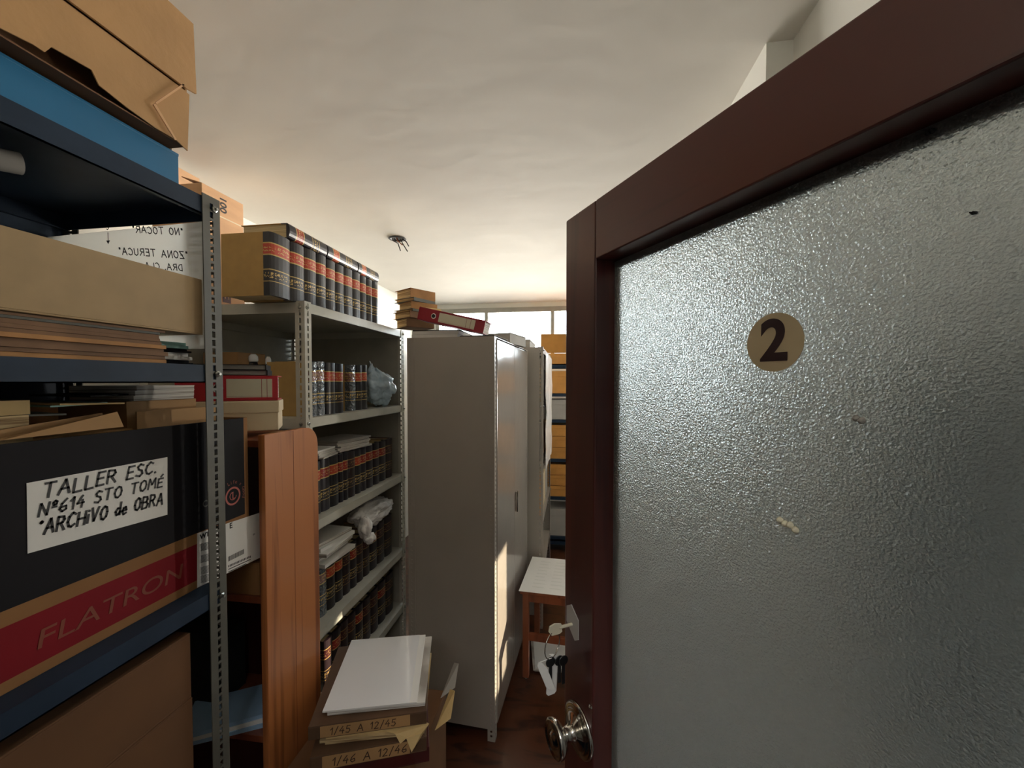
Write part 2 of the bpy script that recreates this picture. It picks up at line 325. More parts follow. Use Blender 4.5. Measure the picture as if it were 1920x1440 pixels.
# ------------------------------------------------------------------ THE SETTING
CEIL = 2.60; YF = 4.68; XE = 3.0; XL = -1.80; YB = -.16
def struct(name, mb, m, parent=None, **k):
    o = mb.build(name, m, parent, **k); o['kind'] = 'structure'; return o
b = MB(); b.box(XL-.1, XE+.1, -2.2, YF+.1, -.1, 0); struct('floor', b, 'parquet')
b = MB(); b.box(XL-.1, XE+.1, -2.2, YF+.1, CEIL, CEIL+.1); struct('ceiling', b, 'ceiling')
b = MB(); b.box(XL-.1, XL, YB, YF, 0, CEIL); struct('wall_left', b, 'wall')
WX0, WX1, WZ0, WZ1 = -1.6, 1.75, 1.95, 2.545
b = MB(); b.box(XL, XE, YF, YF+.12, 0, WZ0); b.box(XL, XE, YF, YF+.12, WZ1, CEIL); b.box(XL, WX0, YF, YF+.12, WZ0, WZ1); b.box(WX1, XE, YF, YF+.12, WZ0, WZ1)
struct('wall_far', b, 'wall')
EY0, EY1, EZ0, EZ1 = 3.34, 3.70, .95, 1.70
b = MB(); b.box(XE, XE+.12, 1.25, YF, 0, EZ0); b.box(XE, XE+.12, 1.25, YF, EZ1, CEIL); b.box(XE, XE+.12, 1.25, EY0, EZ0, EZ1); b.box(XE, XE+.12, EY1, YF, EZ0, EZ1)
struct('wall_right', b, 'wall')
PC, PW = onz(1437, 80, CEIL), onz(1497, 60, CEIL)
# near wall beside the door, column and the wall that closes the wider part of the room
b = MB(); b.box(PW.x, .75, YB, PC.y+.02, 0, CEIL); struct('wall_near_right', b, 'wall')
b = MB(); b.box(PC.x, .78, PC.y, 1.42, 0, CEIL); struct('trim_1', b, 'wall')
b = MB(); b.box(.78, XE, 1.13, 1.25, 0, CEIL); struct('wall_recess', b, 'wall')
b = MB(); b.box(PC.x, .80, 1.42, YF, 2.40, CEIL); struct('trim_2', b, 'wall')
b = MB(); b.box(XL, -.44, YB-.12, YB, 0, CEIL); b.box(.50, .95, YB-.12, YB, 0, CEIL); b.box(-.44, .50, YB-.12, YB, 2.06, CEIL); struct('wall_back', b, 'wall')
b = MB(); b.box(XL, .95, -2.1, -2.0, 0, CEIL); b.box(-1.2, -1.1, -2.0, YB-.12, 0, CEIL); b.box(.85, .95, -2.0, YB-.12, 0, CEIL); struct('wall_corridor', b, 'corridor')
b = MB(); b.box(-.44, -.40, YB-.13, YB+.01, 0, 2.06); b.box(.46, .50, YB-.13, YB+.01, 0, 2.06); b.box(-.44, .50, YB-.13, YB+.01, 2.03, 2.06); struct('trim_3', b, 'door_wood')
def window(name, along, fixed, a0, a1, z0, z1, mull, tr=None):
    t = thing(name, kind='structure')
    def bx(mb, p0, p1, q0, q1, d0, d1):
        if along == 'x': mb.box(p0, p1, fixed+d0, fixed+d1, q0, q1)
        else: mb.box(fixed+d0, fixed+d1, p0, p1, q0, q1)
    f = MB(); wd = .035
    bx(f, a0, a1, z0, z0+wd, -.01, .05); bx(f, a0, a1, z1-.055, z1, -.01, .05); bx(f, a0, a0+wd, z0, z1, -.01, .05); bx(f, a1-wd, a1, z0, z1, -.01, .05)
    f.build('window_frame', 'alu', t)
    for q in mull:
        g = MB(); bx(g, q-.02, q+.02, z0+wd, z1-.055, -.005, .045); g.build('mullion', 'alu', t)
    qs = [a0+wd]+[q for q in mull]+[a1-wd]
    for p, q in zip(qs, qs[1:]):
        g = MB(); bx(g, p+.015, q-.015, z0+wd, z1-.055, .018, .022); g.build('pane', 'pane', t)
    return t
mx1, mx2 = ony(912, 600, YF).x, ony(1036, 600, YF).x; stp = mx2-mx1
window('window_1', 'x', YF, WX0, WX1, WZ0, WZ1, [mx1-stp, mx1, mx2, mx2+stp, mx2+2*stp])
window('window_2', 'y', XE, EY0, EY1, EZ0, EZ1, [])
# hole for a lamp in the ceiling with its cut wires
p = onz(745, 447, CEIL)
t = thing('ceiling_wires', (p.x, p.y, CEIL), label='cut electrical wires dangling from a dark round hole in the ceiling', cat='wires')
b = MB(); b.lathe([(.052, 0), (.055, -.004), (.040, -.006), (.036, -.002)], (0, 0, 0), (0, 0, 1), 20); b.build('hole_rim', 'ink', t)
for k, (dx, dy, l) in enumerate(((-.03, 0, .03), (0, .01, .075), (.035, 0, .085), (.055, .01, .05), (.01, -.02, .05))):
    b = MB(); b.tube([(dx*.5, dy, -.001), (dx, dy, -l*.4), (dx+.016*(1 if k % 2 else 2), dy, -l)], .0035, 6); b.build('wire', 'copper' if k == 4 else 'ink', t)

# ------------------------------------------------------------------ THE DOOR, standing open
VPX = 636.0
rec = FW.copy(); rec.z = 0; rec.normalize(); ang = math.atan((VPX-CX)/F); rd_ = Vector((rec.x*math.cos(ang)+RT.x*math.sin(ang), rec.y*math.cos(ang)+RT.y*math.sin(ang), 0)).normalized()
E_ = -rd_; ND = Vector((-E_.y, E_.x, 0))                   # along the leaf towards the hinge; away from the camera
D0 = ray(1060, 715); D0 = EYE + D0*(.80/D0.dot(FW)); D0.z = 0
def ondoor(px, py, off=0):
    q = onp(px, py, D0+ND*off, ND); r = q-D0; return Vector((r.dot(E_), off, q.z))
door = thing('door_1', D0, math.atan2(E_.y, E_.x), kind='structure')
ztop = ondoor(1060, 415).z; sw = ondoor(1115, 715).x; zr = ondoor(1116, 486).z; DW = .88; TH = .052
b = MB(); b.box(0, sw, 0, TH, .01, ztop); b.build('stile', 'door_wood', door, bevel=.003)
b = MB(); b.box(DW-sw, DW, 0, TH, .01, ztop); b.build('stile', 'door_wood', door, bevel=.003)
b = MB(); b.box(sw, DW-sw, 0.0005, TH, zr, ztop); b.build('rail', 'door_rail', door, bevel=.002)
b = MB(); b.box(sw, DW-sw, 0.0005, TH, .01, .22); b.box(sw, DW-sw, .0005, TH, .70, .84); b.box(sw, DW-sw, .012, TH-.012, .22, .70); b.build('lower_panel', 'door_rail', door, bevel=.002)
GO = .043
b = MB()
b.box(sw, DW-sw, GO, TH, .84, .855); b.box(sw, DW-sw, GO, TH, zr-.012, zr); b.box(sw, sw+.006, GO, TH, .84, zr); b.build('glazing_bead', 'door_wood', door)
b = MB(); b.box(sw+.002, DW-sw-.002, GO-.004, GO, .841, zr-.001); b.build('glass_pane', 'obscure', door)
q = ondoor(1451, 642, GO-.005)
rads = (ondoor(1451, 587, GO-.005).z-q.z)
b = MB(); b.lathe([(rads, 0), (rads, .0006)], (q.x, GO-.0052, q.z), (0, 1, 0), 48); st = b.build('number_sticker', 'sticker', door); st['label'] = 'round cream sticker with a brown figure 2'
type_mesh('numeral', '2', rads*1.95, 'sticker_num', st, basis((q.x-.0, GO-.0056, q.z), (1, 0, 0), (0, 0, 1)), bold=rads*.055)
def dab(px, py, rr, m, n, nm):
    c = ondoor(px, py, GO-.006); b = MB()
    for k in range(n):
        a = c+Vector((k*rr*1.3, 0, random.uniform(-.5, .3)*rr-k*rr*.35)); b.lathe([(rr*.95, .004), (rr*.9, .001), (rr*.5, -.002), (.0005, -.003)], (a.x, GO-.006, a.z), (0, 1, 0), 10)
    b.build(nm, m, door, smooth=True)
dab(1461, 974, .0042, 'label', 4, 'glue_residue'); dab(1603, 784, .0035, 'paper_grey', 2, 'glue_residue'); dab(1739, 246, .0022, 'ink', 2, 'fleck'); dab(1822, 398, .0012, 'ink', 2, 'fleck')
# knob
q = ondoor(1086, 1368); b = MB()
b.lathe([(.047, .0), (.047, -.003), (.042, -.006), (.040, -.005), (.036, -.009), (.033, -.008), (.028, -.012), (.018, -.014), (.013, -.02), (.0125, -.032), (.016, -.038)], (q.x, 0, q.z), (0, 1, 0), 40)
kn = b.build('door_knob', 'chrome', door, smooth=True)
b = MB(); b.lathe([(.014, -.036), (.026, -.040), (.032, -.047), (.033, -.053), (.029, -.057), (.026, -.054), (.020, -.056), (.014, -.052), (.010, -.058), (.0005, -.058)], (q.x, 0, q.z), (0, 1, 0), 40); b.build('knob_grip', 'chrome', kn, smooth=True)
q = ondoor(1074, 1166); b = MB()
b.prism([(q.x-.020, 0, q.z+.022), (q.x-.004, 0, q.z+.032), (q.x+.022, 0, q.z+.014), (q.x+.022, 0, q.z-.022), (q.x+.010, 0, q.z-.030), (q.x-.020, 0, q.z-.008)], (0, -.002, 0)); b.build('lock_plate', 'paper_grey', door)
q2 = ondoor(1108, 1325); b = MB(); b.lathe([(.004, 0), (.004, -.002), (.001, -.004)], (q2.x, 0, q2.z), (0, 1, 0), 12); b.build('screw', 'chrome', door)
# keys hanging in the lock
kw = D0 + E_*q.x + Vector((0, 0, q.z-.004))
kt = thing('key_ring', kw, math.atan2(E_.y, E_.x), label='bunch of keys with two pale tags hanging from the door lock', cat='keys')
b = MB(); b.tube([(0, .01, 0), (0, -.030, 0)], .003, 8); b.prism([(-.001, -.024, -.008), (-.001, -.030, -.011), (-.001, -.046, -.011), (-.001, -.052, -.003), (-.001, -.050, .007), (-.001, -.040, .010), (-.001, -.026, .007)], (.003, 0, 0)); b.build('key', 'label', kt)['label'] = 'pale key in the lock'
def ringpath(c, r, nrm, n=20):
    nrm = Vector(nrm).normalized(); a = nrm.orthogonal().normalized(); bb = nrm.cross(a); return [Vector(c)+(a*math.cos(2*math.pi*k/n)+bb*math.sin(2*math.pi*k/n))*r for k in range(n+1)]
b = MB(); b.tube(ringpath((0, -.044, -.030), .024, (.9, .45, 0)), .0011, 6); b.build('split_ring', 'chrome', kt, smooth=True)
for k, (y, x, ang, ln, mt) in enumerate(((-.072, .004, -22, .062, 'paper_grey'), (-.040, -.006, 3, .075, 'label'))):
    b = MB(); L0 = .020; hw = .0105; c, s_ = math.cos(R(ang)), math.sin(R(ang))
    def tr(a, z): return (x, y + a*c + z*s_, -.052 + (-a*s_*-1) + z*c)
    P = [(-hw*.4, 0), (hw*.4, 0), (hw, -.010), (hw, -ln+.004), (hw-.004, -ln), (-hw+.004, -ln), (-hw, -ln+.004), (-hw, -.010)]
    b.prism([tr(a, z) for a, z in P], (.003, 0, 0)); b.tube([(x+.001, -.048, -.050), tr(0, 0)], .001, 5); b.build('key_tag', 'paper', kt, bevel=.0008)
for k, (y, ang, ln) in enumerate(((-.050, -4, .052), (-.033, 5, .055), (-.026, 8, .058))):
    b = MB(); s_ = math.sin(R(ang)); zz = -.046
    b.lathe([(.009, -.001), (.010, .0), (.009, .001)], (.004+k*.003, y, zz-.012), (1, 0, 0), 14); b.box(.003+k*.003, .005+k*.003, y-.003, y+.003, zz-.012-ln*.75, zz-.015); b.build('key', 'green_plastic', kt)
# dark bag on the wall behind the glass
t = thing('hanging_bag', (PW.x-.085, .58, 1.20), label='dark cloth bag hung on the wall behind the frosted glass', cat='bag')
b = MB(); b.lathe([(.09, .0), (.115, .05), (.12, .2), (.10, .36), (.05, .42)], (0, 0, 0), (0, 0, 1), 20); o = b.build('bag_body', 'cloth_dark', t, smooth=True); o.scale = (.6, 1.15, 1.25)
b = MB(); b.tube([(-.005, -.045, .50), (.07, 0, .64), (-.005, .045, .50)], .006, 8); b.build('strap', 'cloth_dark', t, smooth=True)

# ------------------------------------------------------------------ slotted metal racks
def post_mesh(h, wd, sx, sy, hole=.008, hl=.018, pitch=.042, th=.0022):
    b = MB(); a0, a1 = wd/2-hole/2, wd/2+hole/2
    for fl in (0, 1):
        def q(u0, u1, z0, z1):
            if fl == 0: b.box(0, -sx*th, sy*u0, sy*u1, z0, z1)          # flange in the front plane
            else: b.box(-sx*u0, -sx*u1, 0, sy*th, z0, z1)               # flange in the end plane
        q(0 if fl == 0 else th, a0, 0, h); q(a1, wd, 0, h); z = 0
        k = .02
        while k + hl < h:
            q(a0, a1, z, k); z = k+hl; k += pitch
        q(a0, a1, z, h)
    return b
def shelf_mesh(x0, x1, y0, y1, z, lip=.038, th=.0025, fold=.012):
    b = MB(); b.box(x0, x1, y0, y1, z-th, z)
    for (a, c, d, e) in ((x1-th, x1, y0, y1), (x0, x0+th, y0, y1), (x0, x1, y0, y0+th), (x0, x1, y1-th, y1)): b.box(a, c, d, e, z-lip, z-th)
    b.box(x1-fold, x1, y0, y1, z-lip, z-lip+th); b.box(x0, x0+fold, y0, y1, z-lip, z-lip+th)
    return b
def bolt_at(parent, p, ax, r=.007):
    b = MB(); b.lathe([(r, 0), (r, .003), (r*.5, .0045), (r*.45, .009)], p, ax, 6); b.build('bolt', 'bolt', parent)
def rack(name, xf, depth, y0, y1, h, levels, label, mp, ms, wd=.038, outer=True, end_panels=(), back=False, lip=.038, bolts=True, rz=0, piv=None, mpan=None, hl=.018, pit=.027):
    piv = piv or (xf, y0, 0)
    t = thing(name, piv, rz, label, 'rack'); ox, oy = piv[0], piv[1]
    xb = xf-depth
    for (px, sx) in ((xf, 1), (xb, -1)):
        for (py, sy) in ((y0, 1), (y1, -1)):
            po = post_mesh(h, wd, sx, sy, hl=hl, pitch=pit).build('post', mp, t, loc=(px-ox, py-oy, 0))
            if bolts and sx == 1:
                for z in levels:
                    bolt_at(po, (0, sy*wd*.35, z-lip*.5), (1, 0, 0))
                    if sy == 1: bolt_at(po, (-wd*.5, 0, z-lip*.5), (0, -1, 0))
    for z in levels:
        s = shelf_mesh(xb+.003-ox, xf-.003-ox, y0+.003-oy, y1-.003-oy, z, lip); s.build('shelf', ms, t)
    for e in end_panels:
        b = MB(); ya_, yb_ = (y0+.0003, y0+.0021) if e == 0 else (y1-.0021, y1-.0003)
        b.box(xb+wd-ox, xf-wd-ox, ya_-oy, yb_-oy, .09, h-.004); b.build('end_panel', mpan or ms, t)
    if back:
        b = MB(); b.box(xb+.003-ox, xb+.0045-ox, y0+.004-oy, y1-.004-oy, .09, h-.002); b.build('back_panel', ms, t)
    return t
# rack nearest the camera
X1 = -.78
y1r = onx(418, 715, X1).y
R1Y0 = y1r-.90
z_top1 = onx(380, 366, X1).z; z_b2 = onx(380, 684, X1).z; z_b3 = 1.238
rack('metal_rack', X1, .42, R1Y0, y1r, z_top1+.006, [z_top1, z_b2, z_b3, .74, .12], 'dark blue metal rack with grey perforated post at the left edge', 'post_grey', 'blue_metal', wd=.043, back=True, hl=.013, pit=.0185)
# rack with the law books
X2 = -.955; Y2A = 1.354; Y2B = 2.23
LV = [onx(575, 567, X2).z, onx(590, 783, X2).z, onx(600, 975, X2).z, onx(605, 1180, X2).z, .42, .10]
rack('metal_rack', X2, .70, Y2A, Y2B, LV[0]+.004, LV, 'pale grey open metal rack full of black law books', 'grey_light', 'grey_light', back=True, end_panels=(1,), mpan='grey_metal')

# ------------------------------------------------------------------ books
def book_proto(spine, cover='cover_tan', hgt=BH, wid=.19, th=.06):
    t = thing('law_book')
    s = MB(); n = 8; sd_ = .034
    arc = [(-.012+.012*math.cos(a), th/2*math.sin(a)) for a in [R(-90+180*k/n) for k in range(n+1)]]
    poly = [(x, y, 0) for x, y in arc]+[(-sd_, th/2, 0), (-sd_, th/2-.003, 0), (-.014, th/2-.003, 0), (-.014, -th/2+.003, 0), (-sd_, -th/2+.003, 0), (-sd_, -th/2, 0)]
    s.prism(poly, (0, 0, hgt)); s.build('spine', spine, t)
    c = MB(); c.box(-wid, -sd_-.0003, th/2-.003, th/2, 0, hgt); c.box(-wid, -sd_-.0003, -th/2, -th/2+.003, 0, hgt); c.build('cover', cover, t)
    g = MB(); g.box(-wid+.006, -.0145, -th/2+.0032, th/2-.0032, .003, hgt-.004); g.build('pages', 'page_edge', t)
    return t
protos = {}
def book(kind, loc, ty, rot=(0, 0, 0), label='', group='', sz=1, sx=1):
    if kind not in protos:
        cv = {'spine_film': 'cover_tan', 'spine_deep': 'cover_tan', 'spine_plain': 'leather'}.get(kind, 'cover_tan')
        o = protos[kind] = book_proto(kind, cv)
    else: o = copy_tree(protos[kind])
    o.location = loc; o.scale = (sx, ty/.06, sz); o.rotation_euler = rot
    return tag(o, label, 'book', group)
def row(edges, yref, xs, z, kinds, desc, group, lean=None):
    ys = [onx(e, yref, xs).y for e in edges]
    for k in range(len(ys)-1):
        kd = kinds[k % len(kinds)] if isinstance(kinds, list) else kinds
        book(kd, (xs, (ys[k]+ys[k+1])/2, z+.0005), (ys[k+1]-ys[k])-.0015, label=desc % ORD[k], group=group, sz=1+random.uniform(-.012, .012))
row([511, 549, 575, 597, 615, 632, 648, 664, 678, 689, 700, 711], 520, -.985, LV[0], 'spine_red', '%s upright book from the near post on the top shelf', 'law books upright on the rack top')
# lying on them
zz = LV[0]+BH*1.013+.001
for k, (pa, pb, kd, lb) in enumerate(((544, 615, 'spine_deep', 'black book lying on the upright top books, nearest the near post'), (616, 672, 'spine_red', 'red labelled book lying midway along the upright top books'), (673, 711, 'spine_red', 'book lying at the far end on the upright top books'))):
    ya, yb = onx(pa, 480, -.98).y, onx(pb, 500, -.98).y
    book(kd, (-.982, yb, zz+.027), .052, rot=(R(90), 0, 0), label=lb, group='law books lying on the top row', sz=(yb-ya-.003)/BH)
# second level
row([585, 598, 612], 720, -.985, LV[1], 'spine_film', '%s film wrapped book from the near post on second shelf', 'books on the second shelf')
row([615, 632, 647], 720, -.985, LV[1], 'spine_red', '%s red labelled black book beside the film wrapped ones on second shelf', 'books on the second shelf')
row([659, 670], 720, -1.0, LV[1], 'spine_film', '%s shiny wrapped dark book midway on second shelf', 'books on the second shelf')
row([672, 681, 691], 720, -.995, LV[1], 'spine_red', '%s dark red labelled book next to the blue bag on second shelf', 'books on the second shelf')
# third level
row([594, 604, 622, 638, 646, 655, 669, 679, 689, 702, 714, 726, 738], 900, -1.0, LV[2], ['spine_red', 'spine_deep', 'spine_red', 'spine_deep', 'spine_deep', 'spine_plain', 'spine_red', 'spine_deep', 'spine_deep', 'spine_deep', 'spine_deep', 'spine_plain'], '%s book from the near post on the third shelf', 'books on the third shelf')
# fourth and fifth level
row([588, 600, 616, 632, 646, 660, 672, 684, 696, 710, 724, 738], 1090, -1.005, LV[3], ['spine_film', 'spine_film', 'spine_red', 'spine_red', 'spine_plain', 'spine_deep', 'spine_plain', 'spine_plain', 'spine_deep', 'spine_plain', 'spine_plain'], '%s book from the near post on the fourth shelf', 'books on the fourth shelf')
row([610, 626, 642, 656, 670, 684, 698, 712, 726, 740], 1180, -1.0, LV[4], ['spine_plain', 'spine_deep', 'spine_plain'], '%s dark book from the near post on the fifth shelf', 'books on the fifth shelf')

# ------------------------------------------------------------------ folders, paper piles, boxes
def folder(loc, rz, wx, wy, t, mc, mp='paper_edge', label='', group=None, name='paper_folder', skew=0, cat='folder', rot=None):
    o = thing(name, loc, rz, label, cat, group, rot=rot)          # spine edge at x = 0, reaching to -wx, centred in y
    c = MB(); c.box(-wx, 0, -wy/2, wy/2, 0, .0012); c.box(-wx, -.0005, -wy/2+skew, wy/2+skew, t-.0012, t); c.box(-.0015, 0, -wy/2, wy/2, .0012, t-.0012); c.build('cover', mc, o)
    p = MB(); p.box(-wx+.01, -.004, -wy/2+.008, wy/2-.004, .0014, t-.0014); p.build('papers', mp, o)
    return o
def paper_pile(loc, rz, wx, wy, t, n, m, label, name='paper_stack', cat='papers', jit=.006, rot=None, medge='paper_edge', group=None):
    o = thing(name, loc, rz, label, cat, group, rot=rot); z = 0; dt = t/n
    for k in range(n):
        a, c, r_ = random.uniform(-jit, jit), random.uniform(-jit, jit), random.uniform(-.04, .04)*(jit/.006)
        b = MB(); b.box(-wx/2, wx/2, -wy/2, wy/2, 0, dt*.96, 0)
        ob = b.build('sheaf', m if k == n-1 else medge, o); ob.location = (a, c, z+.0002); ob.rotation_euler.z = r_; z += dt
    return o
def carton(name, x0, x1, y0, y1, z0, z1, m, label, open_top=False, flaps=(), tape=None, th=.004, rz=0, cat='box', seam=True):
    cx, cy = (x0+x1)/2, (y0+y1)/2; t = thing(name, (cx, cy, z0), rz, label, cat); a, c, h = (x1-x0)/2, (y1-y0)/2, z1-z0
    b = MB(); b.box(-a, a, -c, c, 0, th); b.box(-a, -a+th, -c, c, th, h); b.box(a-th, a, -c, c, th, h); b.box(-a+th, a-th, -c, -c+th, th, h); b.box(-a+th, a-th, c-th, c, th, h)
    b.build('box_body', m, t, bevel=.0012)
    if not open_top:
        for s in (-1, 1):
            f = MB(); f.box(s*.0015, s*a, -c, c, h, h+th*.8); f.build('flap', m, t, bevel=.001)
        if tape: f = MB(); f.box(-.025, .025, -c, c, h+th*.8, h+th*.8+.0004); f.build('tape', tape, t)
    for (side, ln, deg) in flaps:
        f = MB(); d = Vector((math.cos(R(deg)), 0, math.sin(R(deg))))*ln
        if side in ('+x', '-x'):
            s = 1 if side == '+x' else -1; p = Vector((s*a, 0, h)); e = Vector((s*d.x, 0, d.z)); q = [p+Vector((0, -c, 0)), p+Vector((0, c, 0)), p+e+Vector((0, c-.008, 0)), p+e+Vector((0, -c+.008, 0))]
            f.prism(q, e.cross(Vector((0, 1, 0))).normalized()*th*.8)
        else:
            s = 1 if side == '+y' else -1; p = Vector((0, s*c, h)); e = Vector((0, s*d.x, d.z)); q = [p+Vector((-a, 0, 0)), p+Vector((a, 0, 0)), p+e+Vector((a-.008, 0, 0)), p+e+Vector((-a+.008, 0, 0))]
            f.prism(q, e.cross(Vector((1, 0, 0))).normalized()*th*.8)
        f.build('flap', m, t, bevel=.001)
    return t

# --- rack nearest the camera, top: blue box and the big cardboard box
yb_ = onx(335, 315, -.79).y
t = thing('flat_box', (-.79, yb_, z_top1), label='flat bright blue box on the top of the dark blue rack', cat='box')
b = MB(); b.box(-.33, 0, -.62, 0, 0.0005, .060); b.build('box_body', 'blue_box', t, bevel=.001)
b = MB(); b.box(-.331, .0006, -.62, .0006, .058, .0635); b.build('lid', 'blue_box', t, bevel=.001)
XC = -.752; zb0 = z_top1+.068; yr = onx(360, 165, XC).y; ztc = onx(366, 50, XC).z
t = thing('cardboard_box', (XC, yr, zb0), label='large torn cardboard box on top of the flat blue box', cat='box')
hb = ztc-zb0; LBX = .62
b = MB(); b.box(-.36, -.045, -LBX, -.004, 0, .003, 1); b.box(-.36, -.356, -LBX, -.004, .003, hb-.004); b.box(-.049, -.045, -LBX, -.004, .003, hb-.004, 1); b.box(-.36, -.008, -LBX, -LBX+.004, .003, hb-.004); b.box(-.36, -.008, -.008, -.004, .003, hb-.004); b.box(-.36, -.008, -LBX, -.004, hb-.004, hb); b.build('box_body', ['kraft', 'kraft_dark_shaded'], t)  # inset front wall and bottom coloured darker to carry the recess shade
zf = onx(345, 162, XC).z-zb0
b = MB(); b.prism([(0, .006, hb+.002), (0, .010, zf+.004), (0, -.012, zf), (0, -LBX, zf-.004), (0, -LBX, hb+.002)], (-.004, 0, 0)); b.build('flap', 'kraft', t)
jag = [(345, 172), (352, 283), (330, 262), (292, 240), (240, 203), (186, 160), (172, 131), (97, 88), (84, 98), (60, 82), (0, 52), (-60, 20)]
def loc1(px, py, dx=-.006):
    v = onx(px, py, XC+dx); return (dx, v.y-yr, v.z-zb0)
pl = [loc1(*q) for q in jag] + [(-.006, -LBX+.02, zf-.006), (-.006, -.012, zf-.002)]
pl[0] = (-.006, .0, zf-.004)
b = MB(); b.prism(pl, (-.002, 0, 0)); b.build('torn_flap', 'kraft', t)
b = MB(); b.prism([loc1(345, 160, -.002), loc1(292, 196, -.002), loc1(290, 192, -.002), loc1(342, 157, -.002)], (.002, 0, 0)); b.prism([loc1(290, 194, -.002), loc1(330, 262, -.002), loc1(327, 263, -.002), loc1(286, 196, -.002)], (.002, 0, 0)); b.build('fold_crease', 'kraft_pink', t)
b = MB(); b.box(-.0449, -.010, -LBX, -.009, .0, .0025); b.build('bottom_flap', 'kraft_dark_shaded', t)  # underside shade put into this flap's colour
# --- rack 1, second level
ys0, ys1 = onx(-120, 640, -.80).y, onx(306, 640, -.80).y; wy = ys1-ys0
z = z_b2+.0006; cols = ['folder_b', 'folder', 'folder', 'folder', 'folder_b', 'folder', 'folder', 'folder', 'folder_c', 'folder']
ths = [.007, .006, .008, .005, .007, .006, .006, .007, .004, .004]
nz = ['lowest', 'second from bottom', 'third from bottom', 'fourth from bottom', 'fifth from bottom', 'sixth from bottom', 'fourth from top', 'third from top', 'grey green, second from top', 'topmost']
for k in range(10):
    e = random.uniform(-.010, .006)
    folder((-.797+random.uniform(-.003, .004), (ys0+ys1)/2+e, z), random.uniform(-.006, .006), .32, wy, ths[k], cols[k], 'paper_edge_tan', nz[k]+' folder in the pile under the grey brown board box', 'brown folders piled on the second shelf'); z += ths[k]+.0004
zfold = z
z = z_b2+.001
for k, (mt, tt, lb) in enumerate((('folder_k', .010, 'black bottom sheaf'), ('paper', .016, 'white bundle'), ('folder_k', .008, 'dark middle sheaf'), ('paper_teal', .014, 'teal edged topmost sheaf'))):
    o = thing('document_bundle', (-.835, ys1+.055-.004*k, z), .06-.05*k, lb+' of papers between brown folders and grey post', 'papers', 'papers beside the folder pile')
    b = MB(); b.box(-.25, 0, -.045, .045, 0, tt*.45); b.box(-.25, -.006, -.043, .04, tt*.48, tt*.95); b.build('sheaf', mt, o); z += tt
# grey-brown board box lying on the folders
yr2 = onx(384, 600, -.795).y
zt = onx(384, 526, -.795).z; zbx = zfold+.001
t = thing('board_box', (-.795, yr2, zbx), label='long grey brown board box lying on the pile of brown folders', cat='box')
b = MB(); b.box(-.25, 0, -.55, 0, 0, .003); b.box(-.003, 0, -.55, 0, .003, zt-zbx); b.box(-.25, -.247, -.55, 0, .003, zt-zbx-.02); b.box(-.247, -.003, -.55, -.547, .003, zt-zbx); b.box(-.247, -.003, -.003, 0, .003, zt-zbx-.01); b.build('box_body', 'board', t, bevel=.0008)
b = MB(); b.box(-.24, -.01, -.54, -.01, zt-zbx-.045, zt-zbx-.03); b.build('contents', 'folder_k', t)
b = MB(); b.box(-.0045, .0008, -.0015, .0012, .0, zt-zbx-.002); b.build('edge_tape', 'cream', t)
# roll of paper poking up from it
e1 = onx(38, 307, -.87); t = thing('paper_roll', (e1.x, e1.y, e1.z), label='white paper roll sticking out under the dark top shelf', cat='roll')
b = MB(); dv = Vector((-.06, -.20, -.035)); n = 20
for k in range(2):
    pass
b.tube([(0, 0, 0), dv*.5, dv], .0165, 20, cap=False); b.tube([dv, dv*.5, (0, 0, 0)], .0125, 20, cap=False)
i = 0
b.build('sheet', 'paper_grey', t, smooth=True)
# sign sheet on the far end of the rack, read from the other side
sy = y1r-.034
tl, trr = ony(72, 446, sy), ony(379, 412, sy)
t = thing('paper_sign', (trr.x, sy, tl.z), label='white handwritten sign closing the far end of the rack, seen reversed', cat='sign')
wS = trr.x-tl.x; trr.z -= .004; t.location.z
b = MB(); b.prism([(0, 0, trr.z-tl.z), (0, 0, -.26), (-wS, 0, -.26), (-wS, 0, 0)], (0, .0012, 0)); b.build('sheet', 'sheet', t)
def back(text, px, py, size, seed):
    b = MB()
    #                         # lettering runs from right to left as seen from the camera
    v = ony(px, py, sy-.0008)-t.location; hand(b, text, (v.x, -.0006, v.z), (-1, 0, .10), (0, 0, 1), size, .15, gap=.30, seed=seed, lift=-.0002); b.build('lettering', 'ink_grey', t)
back('"NO TOCAR"', 343, 441, .0145, 3); back('"ZONA TERUCA"', 352, 485, .0150, 4); back('DRA. CLA', 342, 508, .0135, 5)
b = MB(); v = ony(203, 436, sy)-t.location
for pts in ([(0, 0), (0, -.018)], [(-.005, -.018), (.005, -.018), (0, -.026)], [(.004, .014), (0, .006), (-.004, .008)]):
    P = [Vector((v.x+a, -.0008, v.z+c)) for a, c in pts]
    if len(P) == 3 and pts[0][1] < -.01: b.face(P)
    else:
        for p_, q_ in zip(P, P[1:]):
            d_ = (q_-p_).normalized().cross(Vector((0, 1, 0)))*.0009; b.face([p_-d_, q_-d_, q_+d_, p_+d_])
b.build('arrow', 'ink_grey', t)

